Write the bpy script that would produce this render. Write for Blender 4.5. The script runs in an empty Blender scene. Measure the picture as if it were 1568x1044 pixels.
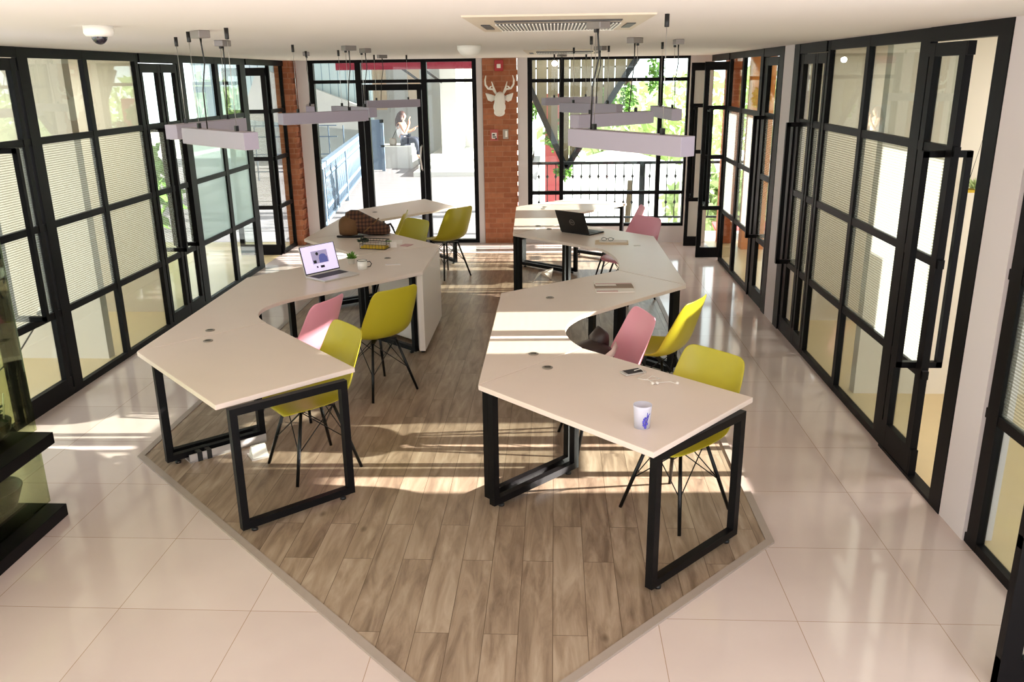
import bpy, bmesh, math, random
from mathutils import Vector, Matrix
random.seed(7)
PI=math.pi
COL=bpy.context.scene.collection
H=2.535; XL=-3.718; XR=2.128; YB=12.08; TILE=.6117
# ---------------------------------------------------------------- mesh helper
class MB:
    def __init__(s): s.bm=bmesh.new()
    def hull(s,vs,faces,mi=0):
        v=[s.bm.verts.new(p) for p in vs]
        for f in faces:
            try:
                q=s.bm.faces.new([v[i] for i in f]); q.material_index=mi
            except ValueError: pass
        return s
    BF=[(0,3,2,1),(4,5,6,7),(0,1,5,4),(1,2,6,5),(2,3,7,6),(3,0,4,7)]
    def box(s,a,b,mi=0):
        (x0,y0,z0),(x1,y1,z1)=a,b
        x0,x1=min(x0,x1),max(x0,x1); y0,y1=min(y0,y1),max(y0,y1); z0,z1=min(z0,z1),max(z0,z1)
        return s.hull([(x0,y0,z0),(x1,y0,z0),(x1,y1,z0),(x0,y1,z0),(x0,y0,z1),(x1,y0,z1),(x1,y1,z1),(x0,y1,z1)],s.BF,mi)
    def beam(s,p,q,w,h,up=(0,0,1),mi=0):
        p,q=Vector(p),Vector(q); d=(q-p).normalized(); u=Vector(up)
        if abs(d.dot(u))>.98: u=Vector((1,0,0)) if abs(d.x)<.9 else Vector((0,1,0))
        r=d.cross(u).normalized()*w/2; u=r.cross(d).normalized()*h/2
        return s.hull([p-r-u,p+r-u,q+r-u,q-r-u,p-r+u,p+r+u,q+r+u,q-r+u],s.BF,mi)
    def tube(s,pts,r,n=8,mi=0,cap=True):
        pts=[Vector(p) for p in pts]; rs=r if isinstance(r,(list,tuple)) else [r]*len(pts)
        rings=[];u=None
        for i,p in enumerate(pts):
            d=(pts[min(i+1,len(pts)-1)]-pts[max(i-1,0)]).normalized()
            if u is None: u=d.orthogonal().normalized()
            else: u=(u-d*u.dot(d)).normalized()
            w=d.cross(u)
            rings.append([s.bm.verts.new(p+(u*math.cos(2*PI*k/n)+w*math.sin(2*PI*k/n))*rs[i]) for k in range(n)])
        for a,b in zip(rings,rings[1:]):
            for k in range(n):
                f=s.bm.faces.new((a[k],a[(k+1)%n],b[(k+1)%n],b[k])); f.material_index=mi; f.smooth=True
        if cap:
            s.bm.faces.new(rings[0][::-1]).material_index=mi; s.bm.faces.new(rings[-1]).material_index=mi
        return s
    def lathe(s,prof,c=(0,0,0),n=24,mi=0,close=True):
        rings=[[s.bm.verts.new((c[0]+r*math.cos(2*PI*k/n),c[1]+r*math.sin(2*PI*k/n),c[2]+z)) for k in range(n)] for r,z in prof]
        for a,b in zip(rings,rings[1:]):
            for k in range(n):
                f=s.bm.faces.new((a[k],a[(k+1)%n],b[(k+1)%n],b[k])); f.smooth=True; f.material_index=mi
        if close:
            s.bm.faces.new(rings[0][::-1]).material_index=mi; s.bm.faces.new(rings[-1]).material_index=mi
        return s
    def prism(s,poly,z0,z1,mi=0):
        n=len(poly)
        a=sum(poly[i][0]*poly[(i+1)%n][1]-poly[(i+1)%n][0]*poly[i][1] for i in range(n))
        if a<0: poly=poly[::-1]
        lo=[s.bm.verts.new((x,y,z0)) for x,y in poly]; hi=[s.bm.verts.new((x,y,z1)) for x,y in poly]
        s.bm.faces.new(lo[::-1]); s.bm.faces.new(hi)
        for i in range(n): s.bm.faces.new((lo[i],lo[(i+1)%n],hi[(i+1)%n],hi[i]))
        return s
    def ball(s,c,r,n=12,mi=0):
        rx,ry,rz=(r,r,r) if not isinstance(r,(tuple,list)) else r
        m=n//2+1
        rings=[]
        for i in range(1,m):
            t=PI*i/m
            rings.append([s.bm.verts.new((c[0]+rx*math.sin(t)*math.cos(2*PI*k/n),c[1]+ry*math.sin(t)*math.sin(2*PI*k/n),c[2]-rz*math.cos(t))) for k in range(n)])
        lo=s.bm.verts.new((c[0],c[1],c[2]-rz)); hi=s.bm.verts.new((c[0],c[1],c[2]+rz))
        for a,b in zip(rings,rings[1:]):
            for k in range(n):
                f=s.bm.faces.new((a[k],a[(k+1)%n],b[(k+1)%n],b[k])); f.smooth=True; f.material_index=mi
        for k in range(n):
            f=s.bm.faces.new((lo,rings[0][(k+1)%n],rings[0][k])); f.smooth=True; f.material_index=mi
            f=s.bm.faces.new((hi,rings[-1][k],rings[-1][(k+1)%n])); f.smooth=True; f.material_index=mi
        return s
    def grid(s,P,mi=0):
        V=[[s.bm.verts.new(p) for p in row] for row in P]
        for a,b in zip(V,V[1:]):
            for k in range(len(a)-1):
                f=s.bm.faces.new((a[k],a[k+1],b[k+1],b[k])); f.smooth=True; f.material_index=mi
        return s
    def leaf(s,p,d,l,w):
        p,d=Vector(p),Vector(d).normalized(); r=d.orthogonal().normalized()
        r=(Matrix.Rotation(random.random()*6.28,3,d)@r)*w/2
        return s.hull([p,p+d*l*.5+r,p+d*l,p+d*l*.5-r],[(0,1,2,3)])
def obj(name,mb,mat,parent=None,bevel=0,loc=None,rotz=None,smooth=None):
    me=bpy.data.meshes.new(name); mb.bm.normal_update(); mb.bm.to_mesh(me); mb.bm.free()
    o=bpy.data.objects.new(name,me); COL.objects.link(o)
    for m in (mat if isinstance(mat,(list,tuple)) else [mat]): me.materials.append(m)
    if parent is not None: o.parent=parent
    if bevel:
        b=o.modifiers.new('bevel','BEVEL'); b.width=bevel; b.segments=2; b.limit_method='ANGLE'; b.angle_limit=.6
    if loc: o.location=loc
    if rotz is not None: o.rotation_euler=(0,0,rotz)
    return o
def tag(o,label,cat,group=None,kind=None):
    o['label']=label; o['category']=cat
    if group: o['group']=group
    if kind: o['kind']=kind
    return o
def thing(name,label,cat,loc=(0,0,0),rotz=0,group=None,kind=None):
    o=bpy.data.objects.new(name,None); COL.objects.link(o); o.empty_display_size=.1
    o.location=loc; o.rotation_euler=(0,0,rotz)
    return tag(o,label,cat,group,kind)
def dup(root,loc,rotz,label):
    r=root.copy(); COL.objects.link(r); r.location=loc; r.rotation_euler=(0,0,rotz); r['label']=label
    for ch in list(root.children):
        c=ch.copy(); COL.objects.link(c); c.parent=r
        for g in list(ch.children):
            d=g.copy(); COL.objects.link(d); d.parent=c
    return r
# ---------------------------------------------------------------- materials
def srgb(r,g,b):
    f=lambda c:(c/255/12.92) if c/255<=.04045 else ((c/255+.055)/1.055)**2.4
    return (f(r),f(g),f(b),1)
def mat(name,col,rough=.5,metal=0,spec=.5,coat=0,noise=0,nscale=20,bump=0,emit=None,estr=0):
    m=bpy.data.materials.new(name); m.use_nodes=True; nt=m.node_tree; b=nt.nodes['Principled BSDF']
    b.inputs['Base Color'].default_value=col; b.inputs['Roughness'].default_value=rough; b.inputs['Metallic'].default_value=metal
    b.inputs['Specular IOR Level'].default_value=spec; b.inputs['Coat Weight'].default_value=coat
    if emit: b.inputs['Emission Color'].default_value=emit; b.inputs['Emission Strength'].default_value=estr
    if noise or bump:
        tc=nt.nodes.new('ShaderNodeTexCoord'); n=nt.nodes.new('ShaderNodeTexNoise'); n.inputs['Scale'].default_value=nscale; n.inputs['Detail'].default_value=4
        nt.links.new(tc.outputs['Object'],n.inputs['Vector'])
        if noise:
            mx=nt.nodes.new('ShaderNodeMix'); mx.data_type='RGBA'
            mx.inputs['A'].default_value=tuple(c*(1-noise) for c in col[:3])+(1,); mx.inputs['B'].default_value=tuple(min(1,c*(1+noise)) for c in col[:3])+(1,)
            nt.links.new(n.outputs['Fac'],mx.inputs['Factor']); nt.links.new(mx.outputs['Result'],b.inputs['Base Color'])
        if bump:
            bp=nt.nodes.new('ShaderNodeBump'); bp.inputs['Strength'].default_value=bump; bp.inputs['Distance'].default_value=.01
            nt.links.new(n.outputs['Fac'],bp.inputs['Height']); nt.links.new(bp.outputs['Normal'],b.inputs['Normal'])
    return m
def N(nt,t,**k):
    n=nt.nodes.new(t)
    for a,v in k.items(): setattr(n,a,v)
    return n
def tile_mat():
    m=mat('cream_polished_tile',srgb(226,212,198),.09,spec=.6); nt=m.node_tree; b=nt.nodes['Principled BSDF']; L=nt.links
    tc=N(nt,'ShaderNodeTexCoord'); sx=N(nt,'ShaderNodeSeparateXYZ'); L.new(tc.outputs['Object'],sx.inputs[0])
    ds=[]
    for ax,o in (('X',-1.983),('Y',3.240)):
        a=N(nt,'ShaderNodeMath',operation='SUBTRACT'); L.new(sx.outputs[ax],a.inputs[0]); a.inputs[1].default_value=o-20*TILE
        d=N(nt,'ShaderNodeMath',operation='DIVIDE'); L.new(a.outputs[0],d.inputs[0]); d.inputs[1].default_value=TILE
        pp=N(nt,'ShaderNodeMath',operation='PINGPONG'); L.new(d.outputs[0],pp.inputs[0]); pp.inputs[1].default_value=.5
        fl=N(nt,'ShaderNodeMath',operation='FLOOR'); L.new(d.outputs[0],fl.inputs[0]); ds.append((pp,fl))
    mn=N(nt,'ShaderNodeMath',operation='MINIMUM'); L.new(ds[0][0].outputs[0],mn.inputs[0]); L.new(ds[1][0].outputs[0],mn.inputs[1])
    lt=N(nt,'ShaderNodeMath',operation='LESS_THAN'); L.new(mn.outputs[0],lt.inputs[0]); lt.inputs[1].default_value=.0028
    cb=N(nt,'ShaderNodeCombineXYZ'); L.new(ds[0][1].outputs[0],cb.inputs[0]); L.new(ds[1][1].outputs[0],cb.inputs[1])
    wn=N(nt,'ShaderNodeTexWhiteNoise'); L.new(cb.outputs[0],wn.inputs['Vector'])
    no=N(nt,'ShaderNodeTexNoise'); no.inputs['Scale'].default_value=1.6; no.inputs['Detail'].default_value=5; L.new(tc.outputs['Object'],no.inputs['Vector'])
    ad=N(nt,'ShaderNodeMath',operation='MULTIPLY_ADD'); L.new(wn.outputs['Value'],ad.inputs[0]); ad.inputs[1].default_value=.35; L.new(no.outputs['Fac'],ad.inputs[2])
    cr=N(nt,'ShaderNodeValToRGB'); cr.color_ramp.elements[0].position=.3; cr.color_ramp.elements[0].color=srgb(201,183,176); cr.color_ramp.elements[1].position=1.; cr.color_ramp.elements[1].color=srgb(216,200,193)
    L.new(ad.outputs[0],cr.inputs[0])
    mx=N(nt,'ShaderNodeMix',data_type='RGBA'); L.new(lt.outputs[0],mx.inputs['Factor']); L.new(cr.outputs[0],mx.inputs['A']); mx.inputs['B'].default_value=srgb(168,142,120)
    L.new(mx.outputs['Result'],b.inputs['Base Color'])
    return m
def plank_mat(name,cols,pw=.15,pl=.92,rough=.35,spec=.4,grain=1.0,line=srgb(96,78,62)):
    m=mat(name,cols[0],rough,spec=spec); nt=m.node_tree; b=nt.nodes['Principled BSDF']; L=nt.links
    tc=N(nt,'ShaderNodeTexCoord'); mp=N(nt,'ShaderNodeMapping'); mp.inputs['Rotation'].default_value=(0,0,PI/2); L.new(tc.outputs['Object'],mp.inputs['Vector'])
    br=N(nt,'ShaderNodeTexBrick'); br.offset=.37; br.offset_frequency=2; br.squash=1; L.new(mp.outputs[0],br.inputs['Vector'])
    br.inputs['Scale'].default_value=1; br.inputs['Brick Width'].default_value=pl; br.inputs['Row Height'].default_value=pw; br.inputs['Mortar Size'].default_value=.0016; br.inputs['Bias'].default_value=0
    br.inputs['Color1'].default_value=(0,0,0,1); br.inputs['Color2'].default_value=(1,1,1,1); br.inputs['Mortar'].default_value=(.5,.5,.5,1)
    mp2=N(nt,'ShaderNodeMapping'); mp2.inputs['Scale'].default_value=(9,1.3,1); L.new(tc.outputs['Object'],mp2.inputs['Vector'])
    # shift the grain per plank
    va=N(nt,'ShaderNodeVectorMath',operation='MULTIPLY_ADD'); L.new(br.outputs['Color'],va.inputs[0]); va.inputs[1].default_value=(7,13,5); L.new(mp2.outputs[0],va.inputs[2])
    n1=N(nt,'ShaderNodeTexNoise'); n1.inputs['Scale'].default_value=1.7; n1.inputs['Detail'].default_value=7; n1.inputs['Roughness'].default_value=.62; n1.inputs['Distortion'].default_value=.6; L.new(va.outputs[0],n1.inputs['Vector'])
    f=N(nt,'ShaderNodeMath',operation='MULTIPLY_ADD'); L.new(br.outputs['Color'],f.inputs[0]); f.inputs[1].default_value=.10; 
    g2=N(nt,'ShaderNodeMath',operation='MULTIPLY'); L.new(n1.outputs['Fac'],g2.inputs[0]); g2.inputs[1].default_value=grain; L.new(g2.outputs[0],f.inputs[2])
    cr=N(nt,'ShaderNodeValToRGB'); e=cr.color_ramp.elements; e[0].position=.34; e[0].color=cols[0]; e[1].position=.86; e[1].color=cols[2]
    k=e.new(.56); k.color=cols[1]
    L.new(f.outputs[0],cr.inputs[0])
    # sparse knots
    vo=N(nt,'ShaderNodeTexVoronoi'); vo.inputs['Scale'].default_value=2.1; mp3=N(nt,'ShaderNodeMapping'); mp3.inputs['Scale'].default_value=(1.6,.9,1); L.new(tc.outputs['Object'],mp3.inputs['Vector']); L.new(mp3.outputs[0],vo.inputs['Vector'])
    kn=N(nt,'ShaderNodeMapRange'); kn.inputs['From Min'].default_value=.02; kn.inputs['From Max'].default_value=.075; kn.inputs['To Min'].default_value=.75; kn.inputs['To Max'].default_value=0; L.new(vo.outputs['Distance'],kn.inputs[0])
    mk=N(nt,'ShaderNodeMix',data_type='RGBA'); L.new(kn.outputs[0],mk.inputs['Factor']); L.new(cr.outputs[0],mk.inputs['A']); mk.inputs['B'].default_value=line
    mx=N(nt,'ShaderNodeMix',data_type='RGBA'); L.new(br.outputs['Fac'],mx.inputs['Factor']); L.new(mk.outputs['Result'],mx.inputs['A']); mx.inputs['B'].default_value=line
    L.new(mx.outputs['Result'],b.inputs['Base Color'])
    return m
def brick_mat(name='red_brick',c1=srgb(180,116,84),c2=srgb(156,94,66),mortar=srgb(176,124,96),axis='XZ'):
    m=mat(name,c1,.8,spec=.2); nt=m.node_tree; b=nt.nodes['Principled BSDF']; L=nt.links
    tc=N(nt,'ShaderNodeTexCoord'); sx=N(nt,'ShaderNodeSeparateXYZ'); L.new(tc.outputs['Object'],sx.inputs[0])
    ad=N(nt,'ShaderNodeMath',operation='ADD'); L.new(sx.outputs['X'],ad.inputs[0]); L.new(sx.outputs['Y'],ad.inputs[1])
    cb=N(nt,'ShaderNodeCombineXYZ'); L.new(ad.outputs[0],cb.inputs[0]); L.new(sx.outputs['Z'],cb.inputs[1])
    br=N(nt,'ShaderNodeTexBrick'); L.new(cb.outputs[0],br.inputs['Vector']); br.inputs['Scale'].default_value=1; br.inputs['Brick Width'].default_value=.21; br.inputs['Row Height'].default_value=.072; br.inputs['Mortar Size'].default_value=.006
    br.inputs['Color1'].default_value=c1; br.inputs['Color2'].default_value=c2; br.inputs['Mortar'].default_value=mortar
    no=N(nt,'ShaderNodeTexNoise'); no.inputs['Scale'].default_value=14; no.inputs['Detail'].default_value=5; L.new(tc.outputs['Object'],no.inputs['Vector'])
    hs=N(nt,'ShaderNodeHueSaturation'); mr=N(nt,'ShaderNodeMapRange'); mr.inputs['To Min'].default_value=.75; mr.inputs['To Max'].default_value=1.25; L.new(no.outputs['Fac'],mr.inputs[0]); L.new(mr.outputs[0],hs.inputs['Value']); L.new(br.outputs['Color'],hs.inputs['Color'])
    L.new(hs.outputs[0],b.inputs['Base Color'])
    bp=N(nt,'ShaderNodeBump',invert=True); bp.inputs['Strength'].default_value=.7; bp.inputs['Distance'].default_value=.008; L.new(br.outputs['Fac'],bp.inputs['Height']); L.new(bp.outputs[0],b.inputs['Normal'])
    return m
def glass_mat(name,tint=(.90,.94,.92,1),refl=.12,rough=.01):
    m=bpy.data.materials.new(name); m.use_nodes=True; nt=m.node_tree; nt.nodes.clear(); L=nt.links
    out=N(nt,'ShaderNodeOutputMaterial'); tr=N(nt,'ShaderNodeBsdfTransparent'); tr.inputs[0].default_value=tint
    gl=N(nt,'ShaderNodeBsdfGlossy'); gl.inputs['Roughness'].default_value=rough
    lw=N(nt,'ShaderNodeLayerWeight'); lw.inputs['Blend'].default_value=.35
    mr=N(nt,'ShaderNodeMapRange'); mr.inputs['To Min'].default_value=refl*.12; mr.inputs['To Max'].default_value=min(1,refl*5); L.new(lw.outputs['Fresnel'],mr.inputs[0])
    mx=N(nt,'ShaderNodeMixShader'); L.new(mr.outputs[0],mx.inputs[0]); L.new(tr.outputs[0],mx.inputs[1]); L.new(gl.outputs[0],mx.inputs[2]); L.new(mx.outputs[0],out.inputs[0])
    return m
def reeded_mat(name):
    m=bpy.data.materials.new(name); m.use_nodes=True; nt=m.node_tree; nt.nodes.clear(); L=nt.links
    out=N(nt,'ShaderNodeOutputMaterial'); tc=N(nt,'ShaderNodeTexCoord'); sx=N(nt,'ShaderNodeSeparateXYZ'); L.new(tc.outputs['Object'],sx.inputs[0])
    mu=N(nt,'ShaderNodeMath',operation='MULTIPLY'); L.new(sx.outputs['Z'],mu.inputs[0]); mu.inputs[1].default_value=2*PI/.0165
    si=N(nt,'ShaderNodeMath',operation='SINE'); L.new(mu.outputs[0],si.inputs[0])
    bp=N(nt,'ShaderNodeBump'); bp.inputs['Strength'].default_value=.5; bp.inputs['Distance'].default_value=.004; L.new(si.outputs[0],bp.inputs['Height'])
    mr=N(nt,'ShaderNodeMapRange'); mr.inputs['From Min'].default_value=-1; mr.inputs['To Min'].default_value=0; mr.inputs['To Max'].default_value=1; L.new(si.outputs[0],mr.inputs[0])
    cr=N(nt,'ShaderNodeMix',data_type='RGBA'); L.new(mr.outputs[0],cr.inputs['Factor']); cr.inputs['A'].default_value=(.66,.68,.62,1); cr.inputs['B'].default_value=(.93,.97,.95,1)
    tl=N(nt,'ShaderNodeBsdfTranslucent'); L.new(cr.outputs['Result'],tl.inputs[0]); L.new(bp.outputs[0],tl.inputs['Normal'])
    df=N(nt,'ShaderNodeBsdfDiffuse'); L.new(cr.outputs['Result'],df.inputs[0])
    tr=N(nt,'ShaderNodeBsdfTransparent'); L.new(cr.outputs['Result'],tr.inputs[0])
    gl=N(nt,'ShaderNodeBsdfGlossy'); gl.inputs['Roughness'].default_value=.18; L.new(bp.outputs[0],gl.inputs['Normal'])
    a=N(nt,'ShaderNodeMixShader'); a.inputs[0].default_value=.35; L.new(tl.outputs[0],a.inputs[1]); L.new(df.outputs[0],a.inputs[2])
    b=N(nt,'ShaderNodeMixShader'); b.inputs[0].default_value=.85; L.new(a.outputs[0],b.inputs[1]); L.new(tr.outputs[0],b.inputs[2])
    c=N(nt,'ShaderNodeMixShader'); c.inputs[0].default_value=.06; L.new(b.outputs[0],c.inputs[1]); L.new(gl.outputs[0],c.inputs[2]); L.new(c.outputs[0],out.inputs[0])
    return m
def frosted_mat(name):
    m=bpy.data.materials.new(name); m.use_nodes=True; nt=m.node_tree; nt.nodes.clear(); L=nt.links
    out=N(nt,'ShaderNodeOutputMaterial'); tl=N(nt,'ShaderNodeBsdfTranslucent'); tl.inputs[0].default_value=(.66,.76,.74,1)
    tr=N(nt,'ShaderNodeBsdfTransparent'); tr.inputs[0].default_value=(.72,.82,.80,1); df=N(nt,'ShaderNodeBsdfDiffuse'); df.inputs[0].default_value=(.62,.70,.68,1)
    gl=N(nt,'ShaderNodeBsdfGlossy'); gl.inputs['Roughness'].default_value=.12
    a=N(nt,'ShaderNodeMixShader'); a.inputs[0].default_value=.5; L.new(tl.outputs[0],a.inputs[1]); L.new(df.outputs[0],a.inputs[2])
    b=N(nt,'ShaderNodeMixShader'); b.inputs[0].default_value=.42; L.new(a.outputs[0],b.inputs[1]); L.new(tr.outputs[0],b.inputs[2])
    c=N(nt,'ShaderNodeMixShader'); c.inputs[0].default_value=.06; L.new(b.outputs[0],c.inputs[1]); L.new(gl.outputs[0],c.inputs[2]); L.new(c.outputs[0],out.inputs[0])
    return m
def plaid_mat():
    m=mat('brown_checked_canvas',srgb(96,58,36),.85); nt=m.node_tree; b=nt.nodes['Principled BSDF']; L=nt.links
    tc=N(nt,'ShaderNodeTexCoord'); sx=N(nt,'ShaderNodeSeparateXYZ'); L.new(tc.outputs['Object'],sx.inputs[0]); fs=[]
    for ax in 'XZ':
        d=N(nt,'ShaderNodeMath',operation='DIVIDE'); L.new(sx.outputs[ax],d.inputs[0]); d.inputs[1].default_value=.036
        f=N(nt,'ShaderNodeMath',operation='FRACT'); L.new(d.outputs[0],f.inputs[0]); l=N(nt,'ShaderNodeMath',operation='LESS_THAN'); L.new(f.outputs[0],l.inputs[0]); l.inputs[1].default_value=.45; fs.append(l)
    a=N(nt,'ShaderNodeMath',operation='ADD'); L.new(fs[0].outputs[0],a.inputs[0]); L.new(fs[1].outputs[0],a.inputs[1])
    d=N(nt,'ShaderNodeMath',operation='DIVIDE'); L.new(a.outputs[0],d.inputs[0]); d.inputs[1].default_value=2
    cr=N(nt,'ShaderNodeValToRGB'); cr.color_ramp.interpolation='CONSTANT'; e=cr.color_ramp.elements; e[0].color=srgb(104,66,44); e[1].position=.9; e[1].color=srgb(44,24,16); k=e.new(.4); k.color=srgb(72,42,28)
    L.new(d.outputs[0],cr.inputs[0]); L.new(cr.outputs[0],b.inputs['Base Color']); return m
def slat_mat(name,c1,c2,w,axis):   # boards with thin dark joints, run across the axis
    m=mat(name,c1,.6,spec=.3); nt=m.node_tree; b=nt.nodes['Principled BSDF']; L=nt.links
    tc=N(nt,'ShaderNodeTexCoord'); sx=N(nt,'ShaderNodeSeparateXYZ'); L.new(tc.outputs['Object'],sx.inputs[0])
    d=N(nt,'ShaderNodeMath',operation='DIVIDE'); L.new(sx.outputs[axis],d.inputs[0]); d.inputs[1].default_value=w
    f=N(nt,'ShaderNodeMath',operation='FRACT'); L.new(d.outputs[0],f.inputs[0]); l=N(nt,'ShaderNodeMath',operation='LESS_THAN'); L.new(f.outputs[0],l.inputs[0]); l.inputs[1].default_value=.1
    mx=N(nt,'ShaderNodeMix',data_type='RGBA'); L.new(l.outputs[0],mx.inputs['Factor']); mx.inputs['A'].default_value=c1; mx.inputs['B'].default_value=c2; L.new(mx.outputs['Result'],b.inputs['Base Color']); return m
M=dict(
 tile=tile_mat(),
 wood=plank_mat('grey_brown_vinyl_plank',[srgb(112,93,77),srgb(152,131,111),srgb(186,168,148)]),
 trim=mat('grey_threshold_trim',srgb(160,146,136),.45,noise=.06),
 ceil=mat('cream_ceiling_paint',srgb(232,226,220),.9,spec=.2),
 white=mat('white_wall_paint',srgb(216,208,208),.75,spec=.3,noise=.02,nscale=3),
 beige=mat('beige_wall_paint',srgb(222,211,194),.8,spec=.2),
 yfloor=mat('honey_wood_floor',srgb(212,188,142),.3,noise=.06,nscale=6),
 black=mat('black_powder_coated_steel',srgb(12,10,12),.45,spec=.12),
 fsteel=mat('satin_black_table_steel',srgb(13,11,13),.42,spec=.16),
 desk=mat('pale_maple_laminate',srgb(232,214,203),.36,spec=.4,noise=.03,nscale=5),
 cab=mat('white_melamine',srgb(228,216,206),.4),
 grom=mat('grey_plastic_grommet',srgb(150,140,130),.35,metal=.3), dark=mat('dark_plastic',srgb(22,20,20),.45),
 yel=mat('lime_yellow_plastic',srgb(180,166,38),.34,spec=.5), pink=mat('rose_pink_plastic',srgb(226,150,168),.34,spec=.5),
 legm=mat('black_chair_rod',srgb(20,19,20),.3,metal=.5),
 brick=brick_mat(), glass=glass_mat('clear_pane_glass',refl=.06), frost=frosted_mat('pale_frosted_glass'), reed=reeded_mat('horizontally_reeded_glass'),
 cglass=glass_mat('green_tinted_glass',(.80,.85,.64,1),.06),
 lamp=mat('white_powder_coated_lamp',srgb(160,152,166),.5), lampd=mat('frosted_lamp_diffuser',srgb(190,184,186),.6), wire=mat('thin_steel_wire',srgb(200,198,196),.3,metal=.8),
 cano=mat('grey_lamp_canopy',srgb(140,132,128),.4,metal=.3),
 plaster=mat('white_glazed_plaster',srgb(246,242,234),.4), red=mat('red_alarm_plastic',srgb(178,30,34),.4), plate=mat('grey_switch_plate',srgb(170,160,150),.4),
 paper=mat('white_paper',srgb(244,236,230),.8), kraft=mat('pale_kraft_paper',srgb(228,204,176),.8), pinkp=mat('pink_print',srgb(206,160,160),.7), printm=mat('brown_grey_print',srgb(150,128,112),.7),
 alu=mat('silver_aluminium',srgb(214,208,206),.35,metal=.6), keyb=mat('dark_keyboard',srgb(40,34,36),.6),
 leather=mat('dark_brown_leather',srgb(44,28,26),.5), strap=mat('pale_canvas_strap',srgb(220,196,190),.8), blackstrap=mat('black_webbing',srgb(26,20,20),.8),
 plaid=plaid_mat(), brownl=mat('brown_suede',srgb(112,78,46),.8,noise=.15,nscale=30),
 leaf=mat('green_leaf',srgb(96,140,50),.55,noise=.3,nscale=4), dleaf=mat('dark_green_leaf',srgb(26,58,30),.4,noise=.3,nscale=40), yleaf=mat('sunny_foliage',srgb(190,206,146),.6,noise=.25,nscale=3),
 banana=mat('yellow_woven_liner',srgb(206,168,40),.7,noise=.2,nscale=60),
 cupm=None, dblue=mat('cobalt_blue_print',srgb(84,76,190),.5),
 bluem=mat('blue_grey_painted_steel',srgb(104,120,140),.5), bldg=mat('white_render_wall',srgb(214,212,208),.85), corr=slat_mat('pale_ribbed_cladding',srgb(206,222,226),srgb(140,164,178),.22,'X'),
 deckm=slat_mat('white_grey_deck_boards',srgb(150,144,148),srgb(52,48,52),.16,'Y'), awn=mat('maroon_awning',srgb(140,28,50),.7), redp=mat('faded_red_post',srgb(206,96,96),.7),
 slat=mat('weathered_timber_board',srgb(132,120,94),.75,noise=.12,nscale=8), steelg=mat('dark_green_grey_steel',srgb(22,26,30),.5),
 street=mat('pale_paving',srgb(214,210,204),.9), orange=mat('orange_painted_wall',srgb(226,140,62),.7), skin=mat('skin',srgb(214,160,134),.6), hair=mat('long_brown_hair',srgb(62,30,22),.5), jeans=mat('dark_denim',srgb(36,40,58),.8), tee=mat('white_cotton',srgb(240,238,240),.8),
 bulb=mat('lit_bulb',srgb(255,240,255),.3,emit=(1,.9,1,1),estr=30), dgrey=mat('dark_bracket_grey',srgb(60,58,58),.5), acp=mat('cream_air_conditioner_plastic',srgb(208,194,172),.5), hedge=mat('clipped_hedge',srgb(84,104,66),.9,noise=.4,nscale=12,bump=.6), smoke=mat('smoked_dome',srgb(30,26,40),.1,spec=.8), trunk=mat('tree_bark',srgb(96,78,60),.9),
 sticker=mat('red_sticker',srgb(190,92,86),.6), car=mat('pale_car_paint',srgb(226,226,232),.3), carw=mat('car_window',srgb(60,66,76),.1), yellowp=mat('yellow_panel',srgb(240,200,60),.6),
)
# ================================================================= SETTING
mb=MB().box((XL-.02,-2.5,-.12),(XR+.02,YB+.1,0)); tag(obj('floor',mb,M['tile']),'cream polished square floor tiles of the room','floor',kind='structure')
wood=[(-2.62,4.84),(-.26,2.50),(1.095,3.91),(1.095,11.28),(-2.62,11.28)]
tag(obj('floor_inlay',MB().prism(wood,0,.006),M['wood']),'grey brown wood plank inlay under the desks','floor',kind='structure')
def mitre(poly,w):
    out=[];n=len(poly)
    for i in range(n):
        p0,p1,p2=Vector(poly[i-1]),Vector(poly[i]),Vector(poly[(i+1)%n])
        d1=(p1-p0).normalized(); d2=(p2-p1).normalized(); n1=Vector((d1.y,-d1.x)); n2=Vector((d2.y,-d2.x)); m=(n1+n2)/(1+n1.dot(n2)); out.append(p1+m*w)
    return out
tin,tout=mitre(wood,-.002),mitre(wood,.04)
for i in range(len(wood)):
    j=(i+1)%len(wood)
    tag(obj('trim_%d'%(i+1),MB().prism([tuple(tin[i]),tuple(tout[i]),tuple(tout[j]),tuple(tin[j])],0,.012),M['trim']),'grey threshold strip on side %d of the wood floor inlay'%(i+1),'floor trim',kind='structure')
tag(obj('ceiling',MB().box((XL-.3,-2.5,H),(XR+.3,YB+.25,H+.2)),M['ceil']),'plain cream painted ceiling','ceiling',kind='structure')
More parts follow.
